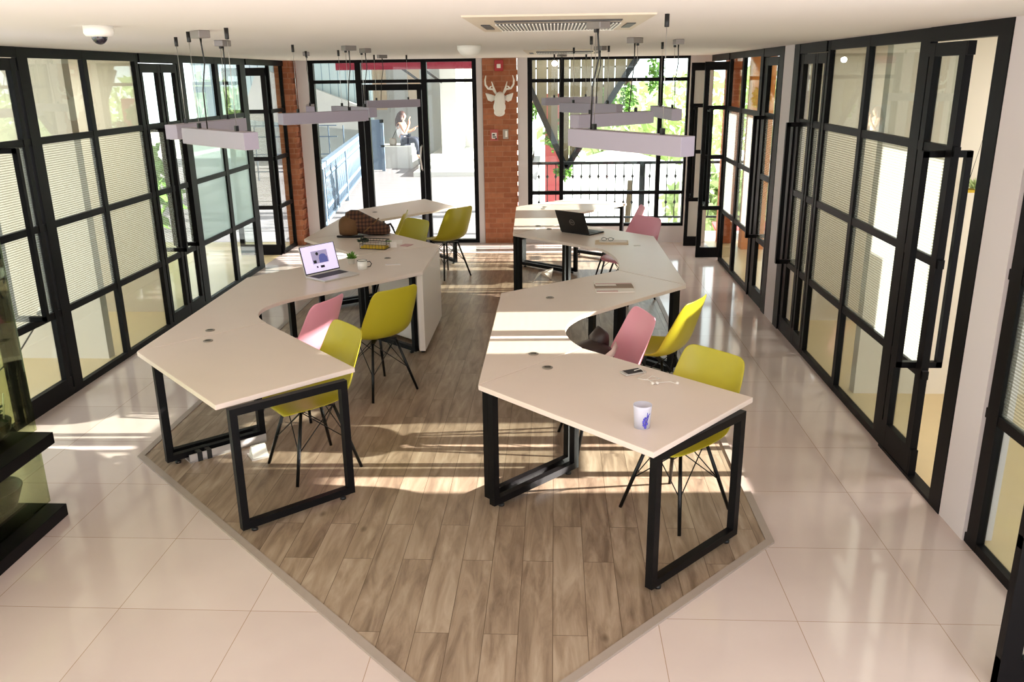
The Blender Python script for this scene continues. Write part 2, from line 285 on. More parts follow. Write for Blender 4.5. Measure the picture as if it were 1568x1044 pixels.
# ---- glazed panels ----------------------------------------------------------
RZ=[.645,1.29,1.895]
def glazed(name,label,cat,org,ang,L,verts,leaf=False,z0=0.,z1=H,dep=.042,rows=('c','r','r','c'),rails=RZ,rw=.05,sw=.07,bot=.05,top=.07,handle=None,cat2=None):
    """org = (x,y) start, ang = plan direction, verts = mullion (start,end) pairs along u"""
    root=thing(name,label,cat,(org[0],org[1],0),ang,kind='structure')
    if abs(ang-PI/2)<.01: verts=[(a+.02,b-.02) if b-a>.075 else ((a+b)/2-.022,(a+b)/2+.022) for a,b in verts]
    f=MB()
    for a,b in verts: f.box((a,-dep/2,z0),(b,dep/2,z1))
    f.box((0,-dep/2+.001,z0),(L,dep/2-.001,z0+bot)); f.box((0,-dep/2+.001,z1-top),(L,dep/2-.001,z1))
    for z in rails: f.box((0,-dep/2+.004,z-rw/2),(L,dep/2-.004,z+rw/2))
    obj('frame',f,M['black'],root)
    zs=[z0+bot]+[z for z in rails]+[z1-top]
    sp=sorted(verts)
    for (a,b),(c,d) in zip(sp,sp[1:]):
        if c-b<.03: continue
        for k in range(len(zs)-1):
            lo=zs[k]+(rw/2 if k else 0); hi=zs[k+1]-(rw/2 if k<len(zs)-2 else 0)
            g=MB().box((b-.005,-.003,lo-.005),(c+.005,.003,hi+.005))
            if rows[k]=='r': obj('reeded_pane',g,M['reed'],root)
            elif rows[k]=='f': obj('frosted_pane',g,M['frost'],root)
            elif rows[k]=='c': obj('glass_pane',g,M['glass'],root)
    if handle:
        h=MB(); u,zl,zh=handle
        for s in (-1,1): h.box((u-.0175,s*.115-.0175,zl),(u+.0175,s*.115+.0175,zh))
        for z in (zl+.015,zh-.015): h.box((u-.0175,-.13,z-.018),(u+.0175,.13,z+.018))
        obj('pull_handle',h,M['black'],root)
    return root
U=PI/2
# left wall, u runs along +y
def lw(y0,verts,**k):
    return dict(org=(XL,y0),ang=U,verts=[(a-y0,b-y0) for a,b in verts],**k)
glazed('window_1','black framed glazing of the left wall nearest the camera','window',L=1.30,**lw(4.05,[(4.05,4.15),(4.68,4.76),(5.25,5.35)]))
glazed('door_1','narrow black leaf with long pull handle beside the glass display stand','door',L=.60,z1=2.46,bot=.14,top=.08,handle=(.27,.68,1.88),**lw(5.35,[(5.35,5.44),(5.86,5.95)]))
glazed('window_2','left wall double glazing panel beside the near door leaf','window',L=1.81,**lw(5.95,[(5.95,6.11),(6.80,6.90),(7.66,7.76)]))
glazed('door_2','left wall narrow leaf with pull handle, nearer of the middle pair','door',L=.41,z1=2.45,bot=.13,top=.08,handle=(.255,.70,1.87),**lw(7.765,[(7.765,7.80),(8.09,8.175)]))
glazed('door_3','left wall narrow leaf with pull handle, farther of the middle pair','door',L=.345,z1=2.45,bot=.13,top=.08,handle=(.14,.70,1.87),**lw(8.18,[(8.18,8.24),(8.49,8.525)]))
glazed('window_3','left wall double glazing panel behind the left pendant lamps','window',L=1.95,rows=('c','f','f','c'),**lw(8.53,[(8.53,8.72),(9.50,9.63),(10.27,10.48)]))
tag(obj('trim_6',MB().box((XL-.03,10.48,H-.07),(XL+.03,11.93,H)),M['black']),'black head rail over the open left doorway','door frame',kind='structure')
tag(obj('trim_7',MB().box((XL-.03,4.05,H-.07),(XL+.03,8.53,H)) if False else MB().box((XL-.03,5.35,2.465),(XL+.03,5.95,H)),M['black']),'black head rail over the near left leaf','door frame',kind='structure')
tag(obj('trim_8',MB().box((XL-.03,7.76,2.455),(XL+.03,8.53,H)),M['black']),'black head rail over the left middle pair of leaves','door frame',kind='structure')
glazed('door_4','black leaf folded open square to the far left wall','door',(-4.28,11.25),0,.56,[(0,.06),(.50,.56)],z1=2.44,bot=.14,top=.1)
glazed('window_4','last narrow glazing of the left wall beside the brick pier','window',L=.62,rows=('c','c','c','c'),**lw(11.30,[(11.30,11.38),(11.86,11.92)]))
# right wall, u runs along -y so that the outside face matches
def rw_(y0,verts,**k): return dict(org=(k.pop('x',XR),y0),ang=U,verts=[(a-y0,b-y0) for a,b in verts],**k)
glazed('window_5','right wall glazing nearest the camera, reeded panes over a clear one','window',L=1.5,rows=('c','r','r','c'),rails=[.71,1.40,1.95],**rw_(2.45,[(2.45,2.55),(3.81,3.95)]))
glazed('door_5','black leaf swung into the room at the right edge','door',(1.72,2.84),math.atan2(.0,1),.40,[(0,.075),(.33,.40)],z1=2.45,bot=.14)
tag(obj('wall_right',MB().box((XR-.03,3.95,0),(XR+.12,4.22,H)),M['white']),'white pier between the two nearest right glazings','wall',kind='structure')
glazed('window_6','right wall double glazing panel beside the sliding leaf','window',L=2.70,**rw_(4.22,[(4.22,4.36),(5.12,5.29),(6.08,6.18),(6.85,6.92)]) ) if False else None
tag(obj('trim_9',MB().box((XR-.035,4.22,0),(XR+.035,4.35,H)).box((XR-.034,4.35,H-.075),(XR+.034,5.12,H)).box((XR-.034,4.35,0),(XR+.034,5.12,.02)),M['black']),'black jamb and head of the right sliding doorway','door frame',kind='structure')
glazed('door_6','right narrow sliding leaf with long pull handle, left partly open','door',L=.47,z0=.02,z1=2.45,bot=.16,top=.07,handle=(.12,.66,1.89),**rw_(4.65,[(4.65,4.76),(5.02,5.12)],x=XR-.01))
glazed('window_6','right wall double glazing panel beside the sliding leaf','window',L=1.90,**rw_(5.12,[(5.12,5.29),(6.08,6.18),(6.93,7.02)]))
glazed('door_7','right wall narrow leaf of the middle pair, nearer one','door',L=.27,z1=2.45,bot=.14,top=.08,**rw_(7.025,[(7.025,7.06),(7.24,7.29)]))
glazed('door_8','right wall narrow leaf with pull handle beside the white pier','door',L=.46,z1=2.45,bot=.14,top=.08,handle=(.32,.66,1.89),**rw_(7.295,[(7.295,7.40),(7.63,7.75)]))
tag(obj('trim_10',MB().box((XR-.03,7.02,2.455),(XR+.03,7.92,H)).box((XR-.034,7.755,0),(XR+.034,7.92,H)),M['black']),'black jamb and head rail at the right middle pair of leaves','door frame',kind='structure')
tag(obj('wall_right_far',MB().box((XR-.03,7.92,0),(XR+.12,8.26,H)),M['white']),'white pier halfway along the right glazing','wall',kind='structure')
tag(obj('trim_11',MB().box((XR-.034,8.26,0),(XR+.034,8.42,H)).box((XR-.03,8.42,2.455),(XR+.03,9.10,H)).box((XR-.03,10.84,H-.08),(XR+.03,12.0,H)).box((XR-.034,9.06,0),(XR+.034,9.10,H)),M['black']),'black jamb and head rail of the far right doorway','door frame',kind='structure')
glazed('door_9','right wall narrow leaf with handle just past the white pier','door',L=.58,z1=2.45,bot=.14,top=.08,handle=(.41,.66,1.89),**rw_(8.47,[(8.47,8.55),(8.88,9.05)]))
glazed('window_7','right wall far double glazing panel','window',L=1.74,rows=('c','r','r','c'),**rw_(9.10,[(9.10,9.25),(10.0,10.12),(10.76,10.84)]))
glazed('door_10','black leaf folded open across the far right doorway','door',(1.855,11.05),0,.31,[(0,.05),(.27,.31)],z1=2.44,bot=.13,top=.1,handle=(.09,.68,1.88),rows=('c','c','c','c'))
glazed('door_11','farthest black leaf folded open beside the balcony window','door',(1.81,11.83),0,.24,[(0,.045),(.20,.24)],z1=2.44,bot=.13,top=.1,handle=(.07,.68,1.88),rows=('c','c','c','c'))
# ---- back wall
tag(obj('wall_back',MB().box((-1.07,YB,0),(-.99,YB+.16,H)).box((-.506,YB,0),(-.37,YB+.16,H)).box((-3.56,YB,0),(-3.40,YB+.16,H)).box((-.37,YB,0),(XR+.02,YB+.16,.235)).box((1.83,YB,.235),(XR+.02,YB+.16,H)),M['white']),'white painted reveals and low wall of the back wall','wall',kind='structure')
def toothed(x0,x1,y0,y1,left=False,right=True):
    m=MB(); m.box((x0,y0,0),(x1,y1,H)); n=int(H/.144)
    for i in range(n):
        z=i*.144+.01
        if right: m.box((x1-.01,y0+.001,z),(x1+.018,y1-.001,z+.066))
    return m
tag(obj('wall_back_pillar',toothed(-.985,-.525,YB-.02,YB+.2),M['brick']),'red brick pillar with the deer head in the middle of the back wall','wall',kind='structure')
tag(obj('wall_back_pier',toothed(XL-.1,-3.60,11.93,YB+.2),M['brick']),'red brick pier at the left end of the back wall','wall',kind='structure')
w=thing('window_8','black framed glass entrance with a door in the back wall','window',(0,YB+.05,0),0,kind='structure')
f=MB()
for a,b in ((-3.40,-3.325),(-2.745,-2.665),(-1.83,-1.755),(-1.13,-1.07)): f.box((a,-.04,0),(b,.04,H))
f.box((-3.4,-.039,2.227),(-1.07,.039,2.272)); f.box((-3.4,-.039,H-.04),(-1.07,.039,H)); f.box((-3.4,-.039,0),(-2.67,.039,.05)); f.box((-1.83,-.039,0),(-1.07,.039,.05))
obj('frame',f,M['black'],w)
for a,b,z0,z1 in ((-3.33,-2.74,.05,2.23),(-1.76,-1.125,.05,2.23),(-3.33,-2.74,2.27,2.5),(-2.67,-1.825,2.27,2.5),(-1.76,-1.125,2.27,2.5)):
    obj('glass_pane',MB().box((a,-.003,z0),(b,.003,z1)),M['glass'],w)
d=thing('door_12','black framed glass entrance door with a curved steel handle','door',(0,YB+.05,0),0,kind='structure')
obj('frame',MB().box((-2.655,-.035,.01),(-2.575,.035,2.21)).box((-1.90,-.035,.01),(-1.84,.035,2.21)).box((-2.655,-.034,.01),(-1.84,.034,.1)).box((-2.655,-.034,2.13),(-1.84,.034,2.21)),M['black'],d)
obj('glass_pane',MB().box((-2.58,-.003,.1),(-1.895,.003,2.135)),M['glass'],d)
obj('door_handle',MB().tube([(-1.86,-.03,1.04),(-1.865,-.07,1.06),(-1.88,-.09,1.21),(-1.865,-.07,1.36),(-1.86,-.03,1.38)],.013),M['alu'],d)
w=thing('window_9','tall black framed balcony window in the back wall','window',(0,YB+.05,0),0,kind='structure')
f=MB()
for a,b in ((-.37,-.305),(.072,.13),(1.42,1.478),(1.80,1.86)): f.box((a,-.04,.235),(b,.04,H))
for a,b in ((.235,.275),(.685,.732),(2.21,2.258),(H-.035,H)): f.box((-.37,-.039,a),(1.86,.039,b))
obj('frame',f,M['black'],w)
for a,b in ((-.31,.076),(.126,1.424),(1.474,1.805)):
    for z0,z1 in ((.27,.69),(.73,2.215),(2.253,2.51)): obj('glass_pane',MB().box((a,-.003,z0),(b,.003,z1)),M['glass'],w)
# ---- side rooms
SR=XR+.07; SL=XL-.07
def st(name,mb,m,label,cat='wall'): return tag(obj(name,mb,m),label,cat,kind='structure')
st('shade_wall_front',MB().box((XL-.02,-2.6,0),(-.1,-2.5,H)),M['beige'],'unseen beige wall added behind the camera to cut the light')  # part-width wall, added to dim the near floor and the left side
st('floor_right',MB().box((XR+.02,1.5,-.12),(6.0,YB+.1,0)),M['yfloor'],'honey coloured floor of the rooms beyond the right glazing','floor')
st('ceiling_right',MB().box((XR+.3,1.5,H),(4.35,YB+.25,H+.2)),M['ceil'],'ceiling of the rooms beyond the right glazing','ceiling')
st('wall_right_room',MB().box((2.25,6.06,0),(4.2,6.16,H)),M['beige'],'beige partition behind the right sliding leaf')
st('wall_right_partition',MB().box((2.25,8.05,0),(4.2,8.15,H)),M['beige'],'beige partition behind the right white pier')
# unseen outer wall of the right rooms, openings shaped to cast the sun streaks
ow=MB()
for y0,y1 in ((1.5,4.535),(5.78,9.08),(9.80,10.4)): ow.box((4.2,y0,0),(4.35,y1,H))
for y0,y1 in ((4.535,5.78),(9.08,9.80),(10.4,12.1)): ow.box((4.2,y0,0),(4.35,y1,.97))
ow.box((4.2,5.56,.97),(4.35,5.78,1.80)).box((4.2,4.535,1.80),(4.35,4.86,H))
st('wall_right_sun_mask',ow,M['beige'],'unseen outer beige wall beyond the right glazing, openings cut to shape the sun streaks')
st('wall_right_orange',MB().box((2.55,11.55,0),(2.85,11.75,H)),M['orange'],'orange painted column beyond the far right doorway')
st('wall_right_brick',MB().box((2.32,12.0,0),(2.55,12.2,H)),M['brick'],'slim brick column beyond the far right doorway')
st('floor_left',MB().box((-7.5,3.0,-.12),(XL-.02,YB+.1,0)),M['yfloor'],'honey coloured floor of the rooms beyond the left glazing','floor')
st('ceiling_left',MB().box((-5.2,3.0,H),(XL-.3,12.0,H+.2)),M['ceil'],'ceiling of the room beyond the left glazing, extended past it as added shade','ceiling')  # runs on past the room, added to darken the view through the far panes
st('wall_left_room',MB().box((-6.6,6.80,0),(-3.86,6.9,H)),M['beige'],'beige partition behind the left near leaf')
st('wall_left_outer',MB().box((-6.7,3.0,0),(-6.6,3.6,H)),M['beige'],'outer wall of the room beyond the left near glazing')
st('wall_left_partition',MB().box((-4.9,8.32,0),(-4.05,8.4,H)),M['beige'],'short beige partition behind the left middle leaves')
t=thing('hanging_tray','small wooden tray with a yellow green plant hanging beyond the right sliding leaf','plant',(2.84,5.9,1.52)); obj('tray',MB().box((-.07,-.05,0),(.07,.05,.018)),M['banana'],t); obj('hanger',MB().tube([(-.06,0,.018),(0,0,.35),(.06,0,.018)],.003,5).tube([(0,0,.35),(0,0,H-1.52)],.003,5),M['dark'],t)
m=MB()
for i in range(40):
    a=random.random()*6.28; e=random.uniform(.1,1.0); m.leaf((0,0,.02),(math.cos(a)*math.cos(e),math.sin(a)*math.cos(e),math.sin(e)),.10,.02)
obj('foliage',m,M['yleaf'],t)
t=thing('wall_socket','white wall socket with a black plug behind the left near pane','socket',(-4.36,6.80,.42)); obj('plate',MB().box((-.05,-.012,-.04),(.06,0,.04)),M['plaster'],t,bevel=.003); obj('plug',MB().tube([(-.03,-.012,0),(-.03,-.05,-.005)],.016,10),M['dark'],t)
tag(obj('floor_cable',MB().tube([(-4.39,6.76,.41),(-4.42,6.70,.3),(-4.52,6.6,.12),(-4.62,6.45,.008),(-4.75,6.3,.006),(-5.0,6.2,.006),(-5.5,6.25,.006)],.007,6),M['dark']),'dark cable hanging from the wall socket to the floor behind the left near leaf','cable')
st('screen_hedge',MB().box((8.0,1.0,-.1),(8.2,13,1.7)),M['hedge'],'hedge added outside the right rooms to screen off the white glare','hedge')  # added screen, hides the overbright outdoors seen through the right panes
st('ground_right',MB().box((6.0,0,-.14),(40,14,-.02)).box((4.35,0,-.14),(6.0,14,-.13)),M['hedge'],'grassy yard outside the right rooms','ground')
# ================================================================= DESKS
ZT=.745
def arc(p,m,q,n=14):
    # smooth bend through three plan points (quadratic through m)
    c=(2*m[0]-(p[0]+q[0])/2,2*m[1]-(p[1]+q[1])/2); out=[]
    for i in range(1,n):
        t=i/n; out.append(((1-t)**2*p[0]+2*t*(1-t)*c[0]+t*t*q[0],(1-t)**2*p[1]+2*t*(1-t)*c[1]+t*t*q[1]))
    return out
def desk(label,poly,frames,groms,extra=None):
    cx=sum(p[0] for p in poly)/len(poly); cy=sum(p[1] for p in poly)/len(poly)
    t=thing('desk',label,'desk',(cx,cy,0.006),0,'pale modular desks in two winding rows'); L=lambda p:(p[0]-cx,p[1]-cy)
    # shrink a hair so that the seams read
    sp=[L(p) for p in poly]; sp=[(x*.9935,y*.9935) for x,y in sp]
    obj('tabletop',MB().prism(sp,ZT-.034,ZT-.006),M['desk'],t,bevel=.003)
    for (p,q) in frames:
        p,q=L(p),L(q); m=MB(); zb=.045; zt=ZT-.034-.02
        d=Vector((q[0]-p[0],q[1]-p[1],0)).normalized()*.02
        P,Q=Vector((*p,0)),Vector((*q,0)); nx=Vector((-d.y,d.x,0))
        up=d.normalized()
        for V in (P,Q): m.beam(V+Vector((0,0,.025)),V+Vector((0,0,ZT-.035)),.04,.04,up=up)
        m.beam(P+d+Vector((0,0,zb)),Q-d+Vector((0,0,zb)),.04,.04); m.beam(P+d+Vector((0,0,zt-.001)),Q-d+Vector((0,0,zt-.001)),.04,.04)
        fr=obj('leg_frame',m,M['fsteel'],t)
        for V in (P+d*2.5,Q-d*2.5): obj('leveling_foot',MB().lathe([(.018,0),(.018,.012),(.007,.014),(.007,.026)],(V.x,V.y,0),10),M['dark'],fr)
    for g in groms:
        x,y=L(g); gg=obj('cable_grommet',MB().lathe([(.030,0),(.030,.004),(.024,.005)],(x,y,ZT-.0055),20),M['grom'],t)
        obj('cable_slot',MB().box((x-.017,y-.008,ZT-.0005),(x+.017,y+.008,ZT+.0006)),M['dark'],gg)
    return t
# right row
A=(-.403,4.191);B=(.434,3.364);C_=(1.01,4.037);S=(.17,4.84);K=(-.40,6.18);Q=(.54,6.957);P=(1.03,6.44);E_=(.197,5.571)
desk('right row front desk with the frosted cup and phone on it',[A,B,C_,S],[((.455,3.437),(.922,3.925)),((-.325,4.212),(.125,4.69))],[(-.034,4.474)])
desk('right row second desk, curved, with brochures on it',[A,S]+arc(S,(.075,5.21),E_)+[E_,P,Q,K],[((-.36,4.30),(.09,4.775)),((.93,6.45),(.53,6.86)),((-.32,6.10),(.27,5.73))],[(-.118,4.717),(-.028,6.031)])
P2=(1.008,8.52);X=(.17,9.34);Lp=(-.43,8.694);Q2=(.446,7.869)
desk('right row third desk, curved, with the black laptop on it',[Q,P,P2,X,Lp,Q2]+arc(Q2,(.552,7.43),Q),[((.97,6.56),(.56,6.97)),((-.36,8.71),(.16,9.24)),((.62,7.30),(.62,7.62))],[(-.051,8.936)])
Mm=(-.475,10.563);S5=(.24,9.99)
desk('right row fourth desk, short corner piece behind the black laptop',[Lp,X]+arc(X,(.14,9.66),S5)+[S5,Mm],[((-.40,8.80),(.12,9.32)),((-.40,10.47),(.18,10.0))],[(-.174,9.135),(-.13,10.36)])
desk('right row farthest desk by the balcony window',[Mm,S5,(.92,10.80),(.268,11.308)],[((-.38,10.56),(.26,10.06)),((.30,11.22),(.86,10.80))],[(-.116,10.50)])
# left row
A=(-2.517,4.736);B=(-1.696,3.874);C_=(-1.116,4.461);S1=(-1.93,5.37);F=(-2.527,6.70);S=(-1.789,7.587);Q=(-1.107,8.078);P=(-1.094,6.91);E_=(-1.93,6.03)
desk('left row front desk with bare top and a silver bar below',[A,B,C_,S1],[((-1.63,3.912),(-1.165,4.335)),((-2.395,4.714),(-1.946,5.125))],[(-2.158,4.949)])
d2=desk('left row second desk, curved, with the open silver laptop on it',[A,S1]+arc(S1,(-2.07,5.69),E_)+[E_,P,Q,S,F],[((-2.43,4.80),(-1.98,5.21)),((-1.99,6.12),(-2.42,6.58)),((-1.20,6.95),(-1.76,7.44))],[(-2.235,5.177),(-1.50,7.45)])
T=(-2.543,8.405);T2=(-1.861,8.90)
desk('left row third desk, straight, with the backpack and wire basket on it',[S,Q,T2,T],[((-1.75,7.60),(-1.25,7.98)),((-2.40,8.37),(-1.92,8.73))],[])
U_=(-2.461,10.356);V_=(-1.729,11.311);W_=(-1.21,10.57);Y_=(-1.989,9.64)
desk('left row farthest desk by the entrance door',[T,T2]+arc(T2,(-2.03,9.25),Y_)+[Y_,W_,V_,U_],[((-2.42,8.48),(-1.94,8.83)),((-1.70,11.22),(-1.26,10.60)),((-2.40,10.30),(-2.0,9.75))],[(-2.168,10.152)])
# white pedestal below the angled end of the second left desk
t=thing('pedestal_cabinet','white triangular pedestal below the angled end of the left second desk','cabinet',(-1.2,7.4,.006))
pl=[(-1.108,6.93),(-1.108,8.04),(-1.30,7.93),(-1.62,7.58),(-1.24,7.22),(-1.16,6.93)]
obj('body',MB().prism([(x+1.2,y-7.4) for x,y in pl],.03,ZT-.038),M['cab'],t,bevel=.003)
for x,y in ((-1.14,7.0),(-1.14,7.95),(-1.5,7.6)): obj('caster',MB().lathe([(.02,0),(.02,.031)],(x+1.2,y-7.4,0),12),M['dark'],t)
# ================================================================= CHAIRS
def make_chair(mshell,label,group):
    t=thing('shell_chair',label,'chair',(0,0,0),0,group)
    prof=[(.235,.432,.15,0,.0),(.225,.450,.195,.003,0),(.17,.456,.222,.012,0),(.05,.445,.236,.03,0),(-.06,.440,.24,.045,.012),(-.14,.452,.238,.05,.03),(-.195,.49,.233,.045,.06),(-.228,.55,.228,.025,.075),(-.25,.62,.226,.01,.072),(-.27,.69,.220,0,.06),(-.285,.755,.214,0,.045),(-.297,.805,.206,0,.034),(-.303,.832,.196,0,.026),(-.306,.848,.18,0,.02),(-.308,.856,.155,0,.016)]
    n=12; G=[]
    for f,z,w,lift,fwd in prof:
        row=[]
        for k in range(n+1):
            s=-1+2*k/n; a=abs(s)**2.6
            row.append((f+fwd*a,w*math.sin(s*PI/2)*.15+w*s*.85,z+lift*a))
        G.append(row)
    sh=obj('seat_shell',MB().grid(G),mshell,t)
    so=sh.modifiers.new('thickness','SOLIDIFY'); so.thickness=.008; so.offset=-1
    sb=sh.modifiers.new('smooth','SUBSURF'); sb.levels=1; sb.render_levels=2
    obj('seat_hub',MB().beam((-.11,-.11,.412),(.11,.11,.412),.03,.012).beam((-.11,.11,.412),(.11,-.11,.412),.03,.012),M['legm'],t)
    F=[(.213,.208),(.213,-.208),(-.213,-.208),(-.213,.208)]
    tp=[Vector((.105*(1 if a>0 else -1),.105*(1 if b>0 else -1),.412)) for a,b in F]; ft=[Vector((a,b,0)) for a,b in F]
    for a,b in zip(tp,ft):
        l=obj('leg',MB().tube([a,a+(b-a)*.5,b],[.0095,.0115,.010],10),M['legm'],t)
    br=MB()
    for i in range(4):
        j=(i+1)%4
        pm=tp[i]+(ft[i]-tp[i])*.56; br.tube([tp[j],pm],.0035,6); pm=tp[j]+(ft[j]-tp[j])*.56; br.tube([tp[i],pm],.0035,6)
    obj('cross_brace',br,M['legm'],t)
    return t
R=math.radians
YG='lime yellow shell chairs at the desks'; PG='pink shell chairs at the desks'
yc=make_chair(M['yel'],'yellow shell chair at the left row front desk',YG); yc.location=(-1.483,4.735,.006); yc.rotation_euler=(0,0,R(221))
dup(yc,(-1.346,6.071,.006),R(137),'yellow shell chair drawn up to the silver laptop, back to the camera')
dup(yc,(.671,4.24,.006),R(223),'yellow shell chair at the right front desk, nearest the camera')
dup(yc,(.71,5.72,.006),R(148),'yellow shell chair by the brochures, sunlit, seen from its side')
dup(yc,(-1.64,8.70,.006),R(230),'yellow shell chair behind the cards on the left third desk')
dup(yc,(-1.96,9.42,.006),R(182),'yellow shell chair right of the backpack, seen edge-on')
dup(yc,(-1.30,9.96,.006),R(137),'yellow shell chair nearest the entrance, back to the camera')
pc=make_chair(M['pink'],'pink shell chair inside the bend of the left row, by the silver laptop',PG); pc.location=(-1.82,5.66,.006); pc.rotation_euler=(0,0,R(160))
dup(pc,(.297,5.14,.006),R(196),'pink shell chair with the dark bag on its seat')
dup(pc,(.78,8.82,.006),R(223),'pink shell chair turned to the camera near the balcony window')
dup(pc,(.72,9.75,.006),R(182),'pink shell chair seen edge-on at the far right desks')
# ================================================================= PENDANT LAMPS
def pendant(label,a,b,can,hang=(.2,.8),ht=.08,wd=.075,zt=2.065,canrot=0):
    A,B=Vector((*a,0)),Vector((*b,0)); L=(B-A).length; ang=math.atan2(B.y-A.y,B.x-A.x)
    t=thing('pendant_lamp',label,'lamp',(a[0],a[1],0),ang,'white box pendant lamps over the desks')
    obj('housing',MB().box((0,0,zt-ht),(L,wd,zt)),M['lamp'],t,bevel=.002)
    obj('diffuser',MB().box((.02,.01,zt-ht-.003),(L-.02,wd-.01,zt-ht+.002)),M['lampd'],t)
    for h in hang:
        u=L*h
        w=obj('suspension_wire',MB().tube([(u,wd/2,zt+.02),(u,wd/2,H-.035)],.0016,6),M['wire'],t)
        obj('ceiling_gripper',MB().lathe([(.008,-.05),(.010,-.048),(.010,.0)],(u,wd/2,H),10),M['dark'],w)
        obj('wire_bracket',MB().box((u-.008,wd/2-.008,zt),(u+.008,wd/2+.008,zt+.026)),M['dark'],w)
    u=L*can; cu=u+.03
    cn=obj('canopy',MB().box((cu-.05,wd/2-.03,H-.036),(cu+.05,wd/2+.03,H)),M['cano'],t,bevel=.004)
    obj('power_cord',MB().tube([(cu,wd/2,H-.035),(cu,wd/2,H-.06),(cu+.006,wd/2+.004,H-.15),(u+.004,wd/2-.006,H-.28),(u-.01,wd/2,zt)],[.006,.004,.0036,.0036,.0036],8),M['dark'],t)
    return t
pendant('largest pendant lamp on the right, nearest the camera',(.064,4.115),(.508,3.50),.18)
pendant('second pendant lamp of the right row, behind the largest one',(.15,5.50),(.68,6.02),.72)
pendant('short-looking pendant lamp at the right end of the right row',(.765,7.05),(.835,6.29),.9,(.25,.8))
pendant('fourth pendant lamp of the right row, before the balcony window',(.045,7.99),(.52,7.40),.62)
pendant('farthest pendant lamp of the right row',(-.10,9.75),(.50,10.20),.3)
pendant('pendant lamp on the left nearest the camera',(-1.96,4.49),(-1.46,4.02),.35)
pendant('second pendant lamp on the left, crossing behind the nearest one',(-2.12,4.80),(-1.99,5.56),.8)
pendant('pendant lamp before the left brick pier',(-1.95,6.20),(-1.44,6.73),.8)
pendant('fourth pendant lamp of the left row, just past the brick pier',(-2.0,7.78),(-1.55,7.27),.85)
pendant('farthest pendant lamp of the left row, before the entrance door',(-2.02,9.40),(-1.50,9.78),.3)
pendant('pendant lamp of the left row seen almost end-on',(-2.135,7.72),(-2.33,8.43),.5)
# ================================================================= CEILING FIXTURES
def cassette(label,x0,x1,y0,y1):
    t=thing('air_conditioner',label,'air conditioner',((x0+x1)/2,(y0+y1)/2,H),0,'ceiling cassette air conditioners'); hx=(x1-x0)/2; hy=(y1-y0)/2
    m=MB().hull([(-hx,-hy,0),(hx,-hy,0),(hx,hy,0),(-hx,hy,0),(-hx*.995,-hy*.995,-.007),(hx*.995,-hy*.995,-.007),(hx*.995,hy*.995,-.007),(-hx*.995,hy*.995,-.007)],[(0,1,2,3),(7,6,5,4),(4,5,1,0),(5,6,2,1),(6,7,3,2),(7,4,0,3)])
    obj('panel',m,M['acp'],t)
    obj('outlet_slot',MB().box((-hx*.70,-hy*.58,-.012),(hx*.70,-hy*.44,-.0065)),M['dgrey'],t)
    obj('intake_recess',MB().box((-hx*.72,-hy*.22,-.010),(hx*.72,hy*.78,-.0065)),M['dgrey'],t)
    g=MB(); n=34
    for i in range(n+1):
        x=-hx*.72+hx*1.44*i/n; g.box((x-.0028,-hy*.22,-.014),(x+.0028,hy*.78,-.009))
    g.box((-hx*.74,hy*.77,-.014),(hx*.74,hy*.82,-.007)); obj('intake_grille',g,M['plaster'],t)
    for s in (-1,1): obj('side_vent',MB().box((s*hx*.86-.02,-hy*.1,-.011),(s*hx*.86+.02,hy*.5,-.0065)),M['dgrey'],t)
cassette('white ceiling air conditioner nearest the camera, above the aisle',-.37,.40,3.55,4.75)
cassette('white ceiling air conditioner at the far end of the aisle',-.30,.50,8.45,10.1)
t=thing('security_camera','white dome security camera on the ceiling by the left wall','camera',(-2.0,3.86,H))
obj('housing',MB().lathe([(.062,0),(.062,-.03),(.054,-.042),(.034,-.045)][::-1],(0,0,0),28),M['plaster'],t)
obj('dome',MB().ball((0,0,-.043),(.033,.033,.034),20),M['smoke'],t)
t=tag(obj('ceiling_lamp',MB().lathe([(.005,-.088),(.04,-.082),(.075,-.06),(.092,-.03),(.095,0)],(-.67,7.0,H),28),M['plaster']),'round white bowl lamp on the ceiling before the brick pillar','lamp')
